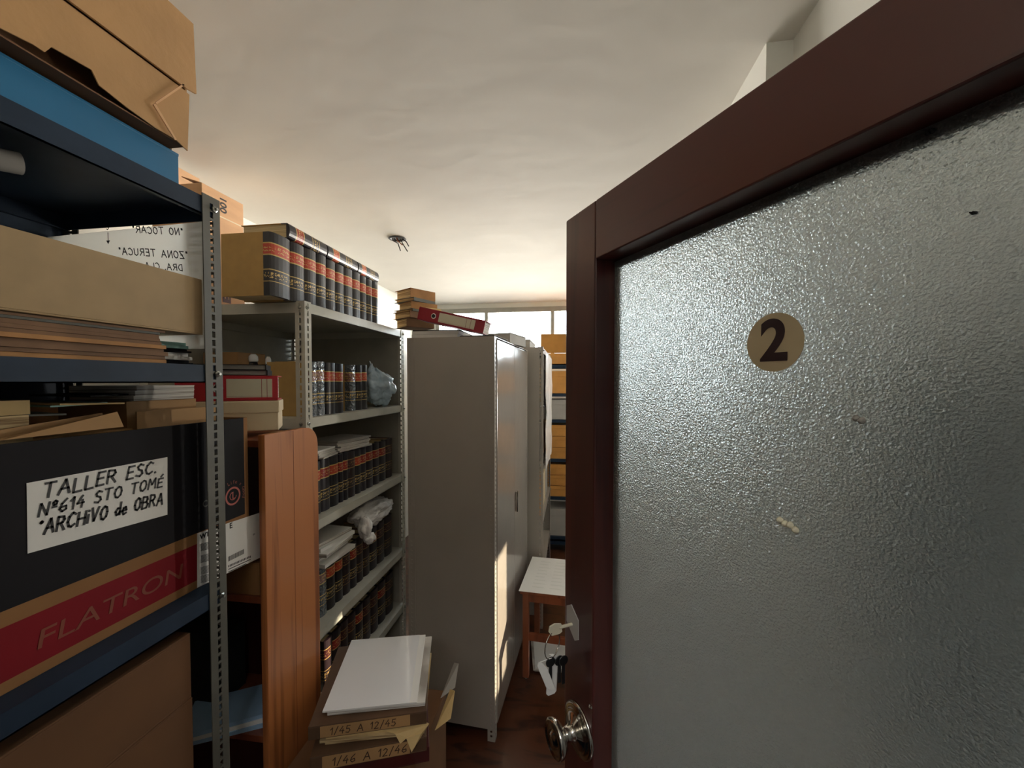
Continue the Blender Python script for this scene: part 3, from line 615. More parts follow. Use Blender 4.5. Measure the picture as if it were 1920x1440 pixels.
# --- rack 1, third level: monitor box with a black and red print
XB = -.828; yA, yB = -.01, min(onx(489, 850, XB).y, .94)
zbA = z_b3+.0008; zbT = onx(487, 780, XB).z
t = thing('monitor_box', (XB, yB, zbA), label='open black and red monitor carton with a handwritten white label', cat='box')
L1 = yB-yA; hb = zbT-zbA; D1 = .36
z1, z2, z3 = .018, onx(200, 1093, XB).z-zbA, onx(200, 1068, XB).z-zbA
b = MB(); th = .004
for (a, c, m_) in ((0, z1, 0), (z1, z2, 2), (z2, z3, 0), (z3, hb, 1)): b.box(-th, 0, -L1, -.012, a, c, m_)
b.box(-th, 0, -.012, 0, 0, hb, 0)
b.box(-D1, -th, -L1, -L1+th, 0, hb, 0); b.box(-D1, -th, -th, 0, 0, hb, 0); b.box(-D1, -D1+th, -L1, 0, 0, hb, 0); b.box(-D1, -th, -L1, 0, 0, th, 0)
b.build('box_body', ['kraft_dark', 'blackprint', 'redprint'], t)
def fp(px, py, lift=.0006):
    v = onx(px, py, XB+lift); return Vector((lift, v.y-yB, v.z-zbA))
# standing flaps
b = MB(); b.prism([fp(0, 823, -.012), fp(220, 772, -.012)+Vector((0, 0, .0)), fp(232, 800, -.006), fp(0, 826, -.006)], (-.003, 0, 0)); b.prism([fp(-200, 840, -.03), fp(192, 752+22, -.03), fp(195, 800, -.03), fp(-200, 850, -.03)], (-.003, 0, 0)); b.build('flap', 'kraft', t)
b = MB(); b.box(-D1, -D1+.003, -L1+.02, -.01, hb, hb+.04); b.build('flap', 'kraft', t)
v0, v1 = fp(254, 772, -.05), fp(392, 778, -.05); b = MB(); b.box(-.05, -.047, v0.y, v1.y+.02, hb-.06, v0.z); b.build('flap', 'kraft', t)
# prints
sgn = type_mesh('lettering', 'FLATRON', .042, 'goldprint', t, basis(fp(225, 1128, .0005), (0, 1, 0), (0, 0, 1)), align='CENTER', shear=.15, squash=1.32)
pos = fp(200, 1150, .0005)
sgn.location = (0, 0, 0)
c = fp(437, 930, .0004); b = MB()
def ringf(cc, r0, r1, n=26, a0=0, a1=360):
    for k in range(n):
        A, B_ = R(a0+(a1-a0)*k/n), R(a0+(a1-a0)*(k+1)/n)
        b.face([cc+Vector((0, r*math.cos(q), r*math.sin(q))) for r, q in ((r0, A), (r1, A), (r1, B_), (r0, B_))])
ringf(c, .018, .0225); ringf(c, .0085, .0105, 12, 80, 360); b.face([c+Vector((0, y_, z_)) for y_, z_ in ((-.002, -.008), (.001, -.008), (.001, .008), (-.002, .008))]); b.face([c+Vector((0, y_, z_)) for y_, z_ in ((-.002, -.008), (.007, -.008), (.007, -.005), (-.002, -.005))])
b.build('round_emblem', 'rose_print', t)
for k, ch in enumerate('Life s Good'):
    if ch == ' ': continue
    a = R(112-k*13); q = c+Vector((0, .034*math.cos(a), .034*math.sin(a)))
    type_mesh('lettering', ch, .0125, 'goldprint', t, basis(q, (0, math.sin(a), -math.cos(a)), (0, math.cos(a), math.sin(a))))
b = MB(); q = fp(386, 944); ringf(q, .005, .008, 12); b.build('small_emblem', 'folder_c', t)
# shipping sticker
b = MB(); P = [fp(370, 1000, .0008), fp(370, 1102, .0008), fp(491, 1044, .0008), fp(491, 960, .0008)]; b.prism(P, (-.0004, 0, 0)); stk = b.build('shipping_label', 'paper', t); stk['label'] = 'white printed shipping label with barcodes'
type_mesh('lettering', 'WT', .0145, 'ink', stk, basis(fp(384, 1004, .001), (0, 1, 0), (0, 0, 1)), bold=.0006)
type_mesh('lettering', 'E', .018, 'ink', stk, basis(fp(433, 986, .001), (0, 1, 0), (0, 0, 1)), bold=.0004)
type_mesh('lettering', 'H', .008, 'ink', stk, basis(fp(476, 1002, .001), (0, 1, 0), (0, 0, 1)))
for (pa, pya, pb, pyb, hh) in ((428, 1044, 458, 1029, 9), (428, 1060, 471, 1041, 4), (428, 1067, 470, 1048, 1.5), (428, 1072, 462, 1056, 1.5)):
    n = 16 if hh > 3 else 1; b = MB()
    for k in range(n):
        f0, f1 = k/n, (k+(.6 if n > 1 else 1))/n
        b.face([fp(pa+(pb-pa)*f0, pya+(pyb-pya)*f0, .001), fp(pa+(pb-pa)*f1, pya+(pyb-pya)*f1, .001), fp(pa+(pb-pa)*f1, pya+(pyb-pya)*f1+hh, .001), fp(pa+(pb-pa)*f0, pya+(pyb-pya)*f0+hh, .001)])
    b.build('barcode' if n > 1 else 'printed_line', 'ink', stk)
for q in (1020, 1042, 1064, 1080):
    b = MB()
    for k in range(9): b.face([fp(376, q+k*1.6, .001), fp(394, q-5+k*1.6, .001), fp(394, q-4.2+k*1.6, .001), fp(376, q+.8+k*1.6, .001)])
    b.build('barcode', 'ink', stk)
# handwritten label
b = MB(); P = [fp(50, 906, .001), fp(52, 1038, .001), fp(314, 965, .001), fp(314, 857, .001)]; b.prism(P, (-.0005, 0, 0)); lab = b.build('paper_label', 'paper', t); lab['label'] = 'white paper label lettered by hand in black marker'
 
def lh(text, pa, pb, size, seed, slant=.18, wdd=.17):
    b = MB()       # baseline from pixel pa to pb on the carton's front
    A, B_ = fp(*pa, .0016), fp(*pb, .0016); L_ = (B_-A).length
    tot = sum(GL[ch][0]+.28 for ch in text)-.28; s_ = L_/tot; u = B_-A
    rd = random.Random(seed); x = 0; u.normalize(); vv = Vector((0, 0, 1)); n_ = Vector((1, 0, 0))
    for ch in text:
        wdt, st_ = GL[ch]; dy = rd.uniform(-.05, .05)
        for pl_ in st_:
            Q = [A+u*((x+a)*s_+slant*c_*size)+vv*((c_+dy)*size) for a, c_ in pl_]
            for p_, q_ in zip(Q, Q[1:]):
                d = (q_-p_).normalized(); s2 = d.cross(n_)*(wdd*size*.5); d2 = d*(wdd*size*.3); b.face([p_-d2-s2, q_+d2-s2, q_+d2+s2, p_-d2+s2])
        x += wdt+.28
    b.build('lettering', 'ink', lab)
lh('TALLER ESC.', (80, 936), (292, 886), .0225, 2); lh('Nº614 STO TOMÉ', (72, 970), (304, 912), .0195, 6); lh('*ARCHiVO de OBRA', (72, 1004), (304, 945), .0225, 9)
# papers heaped in the carton
zi = hb-.05
def inbox(name, px0, px1, py, xin, th, m, lb, zt=None, wx=.1, rz=0):
    a, c_ = onx(px0, py, XB-xin), onx(px1, py, XB-xin); zc = a.z-th if zt is None else zt
    return a, c_
a, c_ = onx(250, 722, -.90), onx(363, 722, -.90)
for k in range(3):
    o = thing('booklet', (-.90, (a.y+c_.y)/2+.002*k, a.z-.033+.0105*k), .02*k, '%s white booklet of the pile behind the perforated post' % ('lowest', 'middle', 'topmost')[k], 'booklet', 'white booklets on the carton')
    b = MB(); b.box(-.16, 0, -(c_.y-a.y)/2, (c_.y-a.y)/2, 0, .0098); b.build('pages', 'paper_edge', o)
    b = MB(); b.box(-.161, .001, -(c_.y-a.y)/2-.001, (c_.y-a.y)/2+.001, .0098, .0103); b.build('cover', 'paper', o)
o = thing('document_bundle', (-.905, (a.y+c_.y)/2, zbA+hb-.14), 0, 'brown bundle standing in the carton under the white booklets', 'papers'); b = MB(); b.box(-.17, 0.0, -(c_.y-a.y)/2-.01, (c_.y-a.y)/2+.01, 0, a.z-.034-(zbA+hb-.14)); b.build('wrapper', 'kraft', o)
zt0 = onx(30, 772, -.86).z
ya, yb2 = onx(-60, 760, -.86).y, onx(62, 760, -.86).y
o = paper_pile((-.94, (ya+yb2)/2, zt0-.10), 0, .15, yb2-ya, .10+.018, 5, 'paper_tan', 'cream block of papers at the left in the monitor carton', jit=.002, medge='paper_edge_tan')
for k, (p0, p1, py, mt, xx, lb) in enumerate(((10, 120, 742, 'folder_c', -.875, 'grey green folder'), (95, 200, 737, 'paper_teal', -.90, 'pale teal sheet'), (110, 235, 748, 'paper_tan', -.885, 'tan envelope'), (165, 250, 742, 'folder_k', -.91, 'dark folder'))):
    A, B_ = onx(p0, py, xx), onx(p1, py, xx); o = thing('loose_sheet', (xx, (A.y+B_.y)/2, A.z-.011*(3-k)-.002), .1*(k-1.5), lb+' lying on the papers heaped in the carton', 'papers', 'loose papers in the carton', rot=(R((-2, 1.5, -2, 1)[k]), R(1), .08*(k-1.5)))
    b = MB(); b.box(-.12, 0, -(B_.y-A.y)/2, (B_.y-A.y)/2, 0, .003); b.build('sheet', mt, o)
o = thing('cardboard_box', (-.885, onx(150, 780, -.885).y, zbA+.03), label='brown inner box that carries the heaped papers in the carton', cat='box'); b = MB(); b.box(-.2, 0, -.16, .09, 0, onx(150, 813, -.885).z-zbA-.03); b.build('box_body', 'kraft', o, bevel=.001)
# --- rack 1, fourth level: two brown boxes
yr3 = onx(363, 1300, -.80).y; zs = onx(364, 1309, -.80).z; zt3 = onx(362, 1188, -.80).z
carton('cardboard_box', -1.14, -.803, yr3-.55, yr3, .741, zs-.001, 'kraft_dark_shaded', 'lower plain cardboard box under the monitor carton', th=.005)
carton('cardboard_box', -1.14, -.803, yr3-.55, yr3-.002, zs+.004, min(zt3, 1.188), 'kraft_dark_shaded', 'upper plain cardboard box just under the monitor carton', th=.005)

# ------------------------------------------------------------------ pine bookcase between the racks
XP = -.767; yP0 = .955; yP1 = onx(598, 1000, XP).y; zP = onx(500, 815, XP).z
XP = onp(497, 900, (0, yP0, 0), (0, 1, 0)).x; yP1 = onx(598, 1000, XP).y; zP = onx(500, 815, XP).z
t = thing('bookcase', (XP, yP0, 0), label='narrow pine bookcase with rounded side panel between the two metal racks', cat='bookcase')
dp = yP1-yP0; rr = .055; prof = [(0, 0, 0), (0, dp, 0), (0, dp, zP-rr)]+[(0, dp-rr+rr*math.cos(R(a)), zP-rr+rr*math.sin(R(a))) for a in (15, 30, 45, 60, 75, 90)]+[(0, 0, zP)]
b = MB(); b.prism(prof, (-.019, 0, 0)); b.build('side_panel', 'pine', t, bevel=.0015)
b = MB(); b.prism(prof, (-.019, 0, 0)); b.build('side_panel', 'pine', t, bevel=.0015, loc=(-.46, 0, 0))
b = MB(); b.box(.0002, .0006, dp*.49, dp*.495, .0, zP-.002); b.build('glue_line', 'redwood', t)
zq = onx(495, 1397, XP).z
for z in (.08, zq, 1.13, 1.545): b = MB(); b.box(-.46, -.0192, .004, dp-.004, z-.018, z); b.build('shelf', 'redwood', t, bevel=.001)
b = MB(); b.box(-.46, -.0192, dp-.012, dp-.007, .02, 1.53); b.build('back_panel', 'door_wood', t)
# on its lower shelf: pale blue magazines; middle: small carton
for k in range(3):
    o = thing('magazine', (XP-.03-.002*k, yP0+.035+.004*k, zq+.0006+.011*k), .5+.03*k, '%s pale blue magazine on the lower shelf of the pine bookcase' % ('lowest', 'middle', 'topmost')[k], 'magazine', 'pale magazines in the bookcase')
    b = MB(); b.box(-.20, 0, 0, .13, 0, .0105); b.build('pages', 'paper_blue' if k != 1 else 'paper', o)
carton('cardboard_box', XP-.165, XP-.03, yP0+.01, yP0+.15, 1.131, 1.215, 'kraft_dark', 'small brown carton inside the pine bookcase beside the perforated post', th=.003)
o = thing('document_bundle', (XP-.2, yP0+.05, .0+zq+.0006), 0, 'dark bundle at the left inside the pine bookcase', 'papers'); b = MB(); b.box(-.2, -.02, 0, .12, 0, .2); b.build('wrapper', 'cloth_dark', o)
# on its top: cream box, red binder, black folders
yw = 1.055; xr = ony(522, 780, yw).x; zb_ = zP+.0006; RA = R(33)
def binder(loc, rot, L_, th, dep, mr, label, ring=.72, lab=(.62, .06)):
    # spine face towards -y, lying flat: length along x (from x = -L to 0), thickness z, depth +y
    o = thing('lever_arch_binder', loc, 0, label, 'binder', rot=rot)
    b = MB(); b.box(-L_, 0, 0, dep, 0, .003); b.box(-L_, 0, 0, dep, th-.003, th); b.box(-L_, 0, 0, .003, .003, th-.003); b.build('cover', mr, o, bevel=.0012)
    b = MB(); b.box(-L_+.01, -.008, .012, dep-.006, .004, th-.004); b.build('papers', 'paper_edge', o)
    b = MB(); b.box(-L_*lab[0], -L_*lab[1], -.0012, 0, .009, th-.009); lb_ = b.build('spine_label', 'label', o)
    b = MB()
    for x in (-L_*(lab[1]+.24*(lab[0]-lab[1])), -L_*(lab[1]+.12*(lab[0]-lab[1]))): b.box(x, x+.0012, -.0016, -.0012, .009, th-.009)
    b.box(-L_*lab[0], -L_*lab[1], -.0016, -.0012, .012, .0126); b.build('ruled_line', 'red_dark', lb_)
    b = MB(); b.lathe([(.0125, 0), (.0125, -.003), (.0095, -.003), (.009, .002)], (-L_*ring, 0, th/2), (0, 1, 0), 24); rg = b.build('finger_ring', 'chrome', o, smooth=False)
    b = MB(); b.lathe([(.009, -.0012), (.009, -.0004)], (-L_*ring, 0, th/2), (0, 1, 0), 20); b.build('finger_hole', 'ink', rg)
    return o
zA = ony(470, 750, yw).z
t = thing('archive_box', (xr, yw, zb_), RA, label='cream archive box under the red binder on the pine bookcase', cat='box')
b = MB(); b.box(-.232, 0, 0, .12, 0, zA-zb_-.02); b.build('box_body', 'cream', t, bevel=.002)
b = MB(); b.box(-.235, .003, -.003, .123, zA-zb_-.035, zA-zb_-.001); b.build('lid', 'cream', t, bevel=.003)
zB = ony(470, 704, yw).z
binder((xr-.001, yw+.001, zA), (0, 0, RA), .235, zB-zA-.001, .115, 'red', 'red lever arch binder with pale spine label on the cream archive box', ring=.60, lab=(.52, .06))
zz_ = zB+.0005
for k in range(2):
    xk = ony(510, 690, yw+.01).x-.006*k; tt = (ony(470, 684, yw).z-zB)/2-.0005
    folder((xk-.035, yw+.045+.002*k, zz_), RA, .19, .11, tt, 'folder_k', 'paper_grey', ('lower', 'upper')[k]+' black flat folder lying on the red binder', 'black folders on the red binder'); zz_ += tt+.0006
# small bottle and jars at the back of the second shelf
for k, (px, py, r_, lb) in enumerate(((475, 664, .022, 'dark bottle with round white cap on second shelf behind the black folders'), (503, 669, .014, 'small dark bottle with pale cap beside the tan book on second shelf'))):
    p = ony(px, py, 1.50+.02*k); zt = p.z; t = thing('bottle', (p.x, p.y, LV[1]+.0005), 0, lb, 'bottle'); hh = zt-LV[1]
    b = MB(); b.lathe([(r_*1.2, 0), (r_*1.5, .004), (r_*1.5, hh*.66), (r_*.7, hh*.84), (r_*.6, hh*.88)], (0, 0, 0), (0, 0, 1), 20); b.build('bottle_body', 'black_plastic', t, smooth=True)
    b = MB(); b.lathe([(r_*.7, hh*.87), (r_*.8, hh*.9), (r_*.75, hh*.96), (r_*.4, hh)], (0, 0, 0), (0, 0, 1), 18); b.build('cap', 'white_plastic', t, smooth=True)
p0, p1 = ony(400, 661, 1.56), ony(445, 661, 1.56)
carton('cardboard_box', p0.x-.05, p1.x, 1.56, 1.72, LV[1]+.0006, p1.z, 'kraft', 'brown box at the back of the second shelf behind the grey post', th=.003)

# --- cardboard box behind the law books on the rack's top
yc0 = Y2A+.02; xc = ony(378, 345, yc0).x; yc1 = onx(456, 388, xc).y; zc = onx(378, 342, xc).z
t = carton('cardboard_box', xc-.22, xc, yc0, yc1, LV[0]+.001, zc, 'kraft_pink', 'tall pale cardboard box standing behind the law books on the rack top', open_top=True, flaps=(('+x', .10, 160), ('-x', .12, 100)), th=.004)
b = MB(); v = onx(412, 412, xc); b_ = (v.y-(yc0+yc1)/2, v.z-LV[0]-.001)
type_mesh('lettering', '100', .042, 'ink', t, basis((.1105, onx(418, 385, xc).y-(yc0+yc1)/2, onx(418, 385, xc).z-LV[0]), (0, 0, -1), (0, 1, 0)), bold=.001, squash=1.0)
b = MB(); v = onx(425, 552, xc); yy, zz2 = v.y-(yc0+yc1)/2, v.z-LV[0]
b.box(.1102, .1106, yy-.02, yy+.02, zz2-.035, zz2+.03); pr = b.build('printed_square', 'leather', t)
b = MB(); 
for dx in (-.008, .009): b.face([(.111, yy+dx-.007, zz2), (.111, yy+dx, zz2+.018), (.111, yy+dx+.007, zz2)]); b.box(.1107, .111, yy+dx-.002, yy+dx+.002, zz2-.02, zz2)
b.build('arrow', 'kraft_pink', pr)
b = MB(); v = onx(415, 400, xc); b.box(.1101, .1104, -(yc1-yc0)/2, (yc1-yc0)/2, v.z-LV[0]-.018, v.z-LV[0]-.013); b.build('crease', 'cream', t)

# --- old files at the far end of the rack's top
zf0 = LV[0]+.001; cf = ony(752, 600, 2.10)
spec = [(.046, 'folder', -.02, 'lowest'), (.034, 'folder', .10, 'second from bottom'), (.012, 'folder_c', .05, 'dark middle'), (.038, 'folder_b', .12, 'torn ochre'), (.018, 'folder_c', .22, 'grey'), (.050, 'folder_b', .16, 'topmost ochre')]
z = zf0
for k, (tt, mc, rz, nm) in enumerate(spec):
    folder((-.80+.003*k+random.uniform(-.012, .012), 2.108+random.uniform(-.008, .008), z), rz*.4-.62+(-.10, .07, .16, -.08, .12, -.02)[k], .145, .16, tt, mc, 'paper_edge_tan', nm+' file of the old stack at the far end of the rack top', 'old files stacked on the rack top', name='document_file'); z += tt+.0006
o = thing('loose_sheet', (-.738, 2.10, zf0+.10), 0, 'pale folded sheet hanging out of the old file stack', 'papers', rot=(R(3), R(52), R(-36))); b = MB(); b.box(.002, .10, -.045, .045, 0, .003); b.build('sheet', 'paper_tan', o)

# --- plastic bags, loose papers on the book rows
def bag(name, loc, r, sc, m, label, seed, rough=.35, freq=3.0, pinch=None):
    t = thing(name, loc, label=label, cat='plastic bag'); me = bpy.data.meshes.new('bag_film'); bm = bmesh.new(); bmesh.ops.create_icosphere(bm, subdivisions=5, radius=1)
    off = Vector((seed*3.1, seed*1.7, seed))
    for v in bm.verts:
        d = v.co.normalized(); n1 = noise.noise(d*freq*.6+off); n2 = abs(noise.noise(d*freq*1.6+off)); n3 = abs(noise.noise(d*freq*4+off))
        k = 1+rough*n1-.30*(.5-n2)*.6-.10*(.4-n3)
        p = d*k
        if pinch: p = pinch(p)
        v.co = Vector((p.x*sc[0]*r, p.y*sc[1]*r, p.z*sc[2]*r))
    mn = min(v.co.z for v in bm.verts)
    for v in bm.verts:
        v.co.z -= mn
    bm.to_mesh(me); bm.free(); me.materials.append(M[m]); me.shade_smooth(); o = bpy.data.objects.new('bag_film', me); COL.objects.link(o); o.parent = t
    return t, o
def pin(p):
    z = p.z
    if z > .35: s = max(.15, 1-(z-.35)*1.25); return Vector((p.x*s+.0, p.y*s-(z-.35)*.9, z))
    return p
pb = onx(717, 757, -1.0)
bg, bo = bag('plastic_bag', (-1.03, onx(718, 757, -1.0).y, LV[1]+.001), .105, (.85, 1.0, 1.0), 'bag_blue', 'crumpled pale blue plastic bag at the far end of the second shelf', 2, pinch=pin)
b = MB(); b.tube([(0, -.07, .165), (0, -.085, .19), (.01, -.075, .225)], [.008, .013, .003], 8); b.build('knot', 'bag_blue', bg, smooth=True)
zt3_ = LV[2]+BH*1.014
for k, (pa, pbx, py, tt, mt, lb, rz) in enumerate(((590, 626, 850, .035, 'paper', 'loose grey paper pile lying on the third shelf books by the near post', .1), (638, 686, 815, .050, 'paper_grey', 'pale paper bundle lying midway on the third shelf books', -.12))):
    A, B_ = onx(pa, py, -1.02), onx(pbx, py, -1.02); paper_pile((-1.09, (A.y+B_.y)/2, zt3_+.0005), rz, .17, B_.y-A.y, tt, 6, mt, lb, jit=.008)
zt4 = LV[3]+BH*1.014
A, B_ = onx(596, 1020, -1.0), onx(652, 1020, -1.0)
for k in range(6):
    o = thing('spiral_notebook', (-.985+random.uniform(-.02, .02), (A.y+B_.y)/2-.006*(k % 2), zt4+.0006+k*.0155), random.uniform(-.18, .1), '%s white notebook of the slanting pile on the fourth shelf books' % ('lowest', 'second from bottom', 'third from bottom', 'third from top', 'second from top', 'topmost')[k], 'notebook', 'white notebooks on the fourth shelf')
    b = MB(); b.box(-.15, 0, -(B_.y-A.y)/2, (B_.y-A.y)/2, 0, .0145); b.build('pages', 'paper_edge' if k % 2 else 'paper', o)
    b = MB(); b.box(-.151, .002, -(B_.y-A.y)/2-.001, (B_.y-A.y)/2+.001, .0146, .0151); b.build('cover', 'paper', o)
bg, bo = bag('plastic_bag', (-1.03, onx(706, 960, -1.0).y, zt4+.002), .10, (.75, 1.75, .62), 'bag_white', 'white plastic bag on the fourth shelf books with its end hanging down', 5, rough=.3)
te = onx(690, 1003, -.955)-bg.location
def lump(name, c, r_, seed):
    me = bpy.data.meshes.new(name); bm = bmesh.new(); bmesh.ops.create_icosphere(bm, subdivisions=4, radius=1); off = Vector((seed, seed*2, 1))
    for v in bm.verts:
        d = v.co.normalized(); k = 1+.35*noise.noise(d*1.6+off)-.22*abs(noise.noise(d*4+off)); v.co = Vector((c[0]+d.x*k*r_[0], c[1]+d.y*k*r_[1], c[2]+d.z*k*r_[2]))
    bm.to_mesh(me); bm.free(); me.materials.append(M['bag_white']); me.shade_smooth(); o = bpy.data.objects.new(name, me); COL.objects.link(o); o.parent = bg
lump('hanging_end', (te.x-.006, te.y-.008, te.z+.035), (.032, .034, .055), 3)
lump('rolled_mouth', (te.x+.004, te.y+.006, te.z-.018), (.028, .032, .024), 8)

# ------------------------------------------------------------------ closed metal cabinet in front of the rack's far end
CZ = onp(928, 1392, (0, 0, 0), (0, 0, 1))
CXR, CYN = CZ.x, CZ.y
left = onp(761, 1000, (0, CYN, 0), (0, 1, 0)).x; CWD = CXR-left; CH = ony(930, 630, CYN).z
t = thing('metal_cabinet', (CXR, CYN, 0), R(-3.5), 'tall beige grey metal cabinet with perforated corner posts beside the aisle', 'cabinet')
CL = .88
for (px, sx) in ((0, 1), (-CWD, -1)):
    for (py, sy_) in ((0, 1), (CL, -1)):
        po = post_mesh(CH, .036, sx, sy_, hole=.010, hl=.011, pitch=.022).build('post', 'cab_metal', t, loc=(px, py, 0))
b = MB(); b.box(-CWD+.003, -.003, .0024, .004, .055, CH-.002); b.build('end_panel', 'cab_metal', t)
b = MB(); b.box(-CWD+.003, -.003, CL-.004, CL-.0024, .055, CH-.002); b.build('end_panel', 'cab_metal', t)
b = MB(); b.box(-CWD+.0024, -CWD+.004, .004, CL-.004, .055, CH-.002); b.build('back_panel', 'cab_metal', t)
b = MB(); b.box(-CWD+.003, -.003, .003, CL-.003, CH-.003, CH+.0005); b.build('top_panel', 'cab_metal', t)
for z in (.055, .5, .95, 1.4): b = MB(); b.box(-CWD+.005, -.006, .005, CL-.005, z, z+.02); b.build('shelf', 'cab_metal', t)
for a, c in ((.037, CL/2-.001), (CL/2+.001, CL-.037)):
    b = MB(); b.box(-.004, .004, a, c, .062, CH-.012); d = b.build('door', 'cab_door', t, bevel=.002)
b = MB(); b.box(.0042, .018, CL/2+.02, CL/2+.035, .95, 1.07); b.build('door_handle', 'chrome', d, bevel=.003)
CM = Matrix.Translation((CXR, CYN, 0)) @ Matrix.Rotation(R(-3.5), 4, 'Z')
# papers and the dark red binder on it
def cab(px, py, yl): # point on the plane y_local = yl of the cabinet
    n_ = CM.to_3x3() @ Vector((0, 1, 0)); p_ = CM @ Vector((0, yl, 0)); v_ = onp(px, py, p_, n_); return CM.inverted() @ v_
z = CH+.0012
pA, pB = cab(772, 620, .05), cab(858, 620, .05)
for k, (tt, mt) in enumerate(((.020, 'paper'), (.017, 'paper'), (.004, 'folder_k'))):
    w_ = pB.x-pA.x; c_ = CM @ Vector(((pA.x+pB.x)/2, .05+.14, z)); o = thing('booklet', c_, R(-3.5+1.5*k), ('lowest white', 'upper white', 'black covered')[k]+' booklet under the dark red binder on the cabinet', 'booklet', 'booklets on the cabinet')
    b = MB(); b.box(-w_/2, w_/2, -.14, .14, 0, tt-.0012); b.build('pages', mt, o)
    b = MB(); b.box(-w_/2-.001, w_/2+.001, -.141, .141, tt-.0011, tt-.0004); b.build('cover', 'folder_k' if k == 2 else 'paper_grey', o); z += tt
pC, pD = cab(862, 620, .06), cab(928, 620, .06)
o = thing('document_bundle', CM @ Vector(((pC.x+pD.x)/2, .19, CH+.0012)), R(-6), 'purple grey bundle under the far end of the dark red binder', 'papers'); b = MB(); b.box(-(pD.x-pC.x)/2, (pD.x-pC.x)/2, -.12, .12, 0, .010); b.build('wrapper', 'folder_k', o); b = MB(); b.box(-.08, .09, -.125, .125, .0102, .0122); b.build('sheet', 'paper_grey', o)
pa, pb_ = cab(786, 601, .035), cab(908, 628, .035)
pu = cab(791, 571, .035); pv = cab(910, 600, .035)
# lies tilted: its right end low on the cabinet, its left end on the booklets
tilt = math.atan2(pb_.z-pa.z, pb_.x-pa.x); Lb = (pb_-pa).length; thb = .062
o = binder((0, 0, 0), (0, 0, 0), Lb, thb, .125, 'red_dark', 'dark red lever arch binder lying tilted on top of the cabinet', ring=.76, lab=(.68, .14))
mt_ = CM @ Matrix.Translation((pb_.x, .010, max(pb_.z, CH+.013))) @ Matrix.Rotation(-tilt, 4, 'Y') ; o.matrix_world = mt_
pE = cab(925, 605, .12)
o = thing('document_bundle', CM @ Vector((-.055, .40, CH+.0012)), R(-12), 'pale grey block of papers at the aisle corner of the cabinet top', 'papers'); b = MB(); b.box(-.11, .05, -.02, .25, 0, .055); b.build('sheaf', 'paper_grey', o); b = MB(); b.box(-.112, .056, -.022, .252, .0552, .0575); b.build('cover', 'paper', o)

# ------------------------------------------------------------------ further rack along the aisle, table, far rack
U4 = ony(1018, 850, CYN+CL+.04); UX = U4.x; UY = CYN+CL+.04; UH = ony(1005, 650, UY).z
rack('metal_rack', UX, .42, UY, UY+.92, UH, [UH-.005, 1.55, 1.15, .75, .35], 'grey metal rack with closed end panel behind the tall cabinet', 'cab_metal', 'cab_metal', end_panels=(0, 1), mpan='cab_metal')
bgx = thing('plastic_sheet', (UX+.006, UY+.05, 1.08), label='clear crumpled plastic sheet hanging over the aisle side of the further rack', cat='plastic sheet')
b = MB(); n = 12
for i in range(n):
    for j in range(14):
        def q(a, c): return (.010+.012*noise.noise(Vector((a*9, c*5, 1))), a*.8, c*(UH-1.12))
        b.face([q(i/n, j/14), q((i+1)/n, j/14), q((i+1)/n, (j+1)/14), q(i/n, (j+1)/14)])
b.build('film', 'bag_white', bgx, smooth=True)
gz = UH+.001
o = thing('flat_box', (UX-.15, UY+.3, gz), label='grey flat box on top of the further rack near the window', cat='box'); b = MB(); b.box(-.22, .05, -.2, .2, 0, .045); b.build('box_body', 'paper_grey', o, bevel=.002); b = MB(); b.box(-.222, .052, -.202, .202, .0452, .060); b.build('lid', 'paper_grey', o, bevel=.002)
for k, z in enumerate((1.55, 1.15, .75)):
    for j in range(3):
        o = thing('document_file', (UX-.02, UY+.2+.24*j, z+.001), 0, '%s pale file from the near end on the %s shelf of the further rack' % (ORD[j], ('upper', 'middle', 'lower')[k]), 'file', 'pale files in the further rack'); b = MB(); b.box(-.25, 0, -.1, .1, 0, .26-.02*j); b.build('file_cover', ('cream', 'paper_grey', 'kraft_pink')[(j+k) % 3], o, bevel=.002)
# side table
tz = .52; fl = onz(975, 1107, tz); bl = onz(1006, 1043, tz)
t = thing('side_table', (fl.x, fl.y, 0), R(-4), 'low wooden table covered with white paper between cabinet and door', 'table')
TW, TD = .62, bl.y-fl.y
b = MB(); b.box(0, TW, 0, TD, tz-.022, tz-.002); b.build('table_top', 'redwood', t, bevel=.003)
for x, y in ((.012, .012), (TW-.047, .012), (.012, TD-.047), (TW-.047, TD-.047)):
    b = MB(); b.box(x, x+.035, y, y+.035, .012, tz-.022); lg = b.build('leg', 'redwood', t, bevel=.003)
    b = MB(); b.lathe([(.012, 0), (.014, .004), (.010, .012)], (x+.0175, y+.0175, 0), (0, 0, 1), 14); b.build('metal_glide', 'chrome', lg, smooth=True)
b = MB(); b.box(.03, TW-.03, .018, .036, tz-.07, tz-.022); b.box(.03, TW-.03, TD-.036, TD-.018, tz-.11, tz-.022); b.box(.018, .036, .03, TD-.03, tz-.07, tz-.022); b.build('apron', 'redwood', t)
b = MB(); b.box(.03, TW-.03, .02, .042, .225, .265); b.build('stretcher', 'redwood', t, bevel=.002)
b = MB(); b.box(.03, TW-.03, TD-.042, TD-.02, .30, .335); b.build('stretcher', 'pine', t, bevel=.002)  # rear stretcher in paler wood, its sunlight put into the colour
o = thing('newspaper', (fl.x, fl.y, tz-.0005), R(-4), 'white printed sheet spread over the low wooden table', 'paper'); b = MB(); b.box(-.006, TW-.05, -.008, TD-.01, 0, .0015); b.build('sheet', 'paper', o)
b = MB()
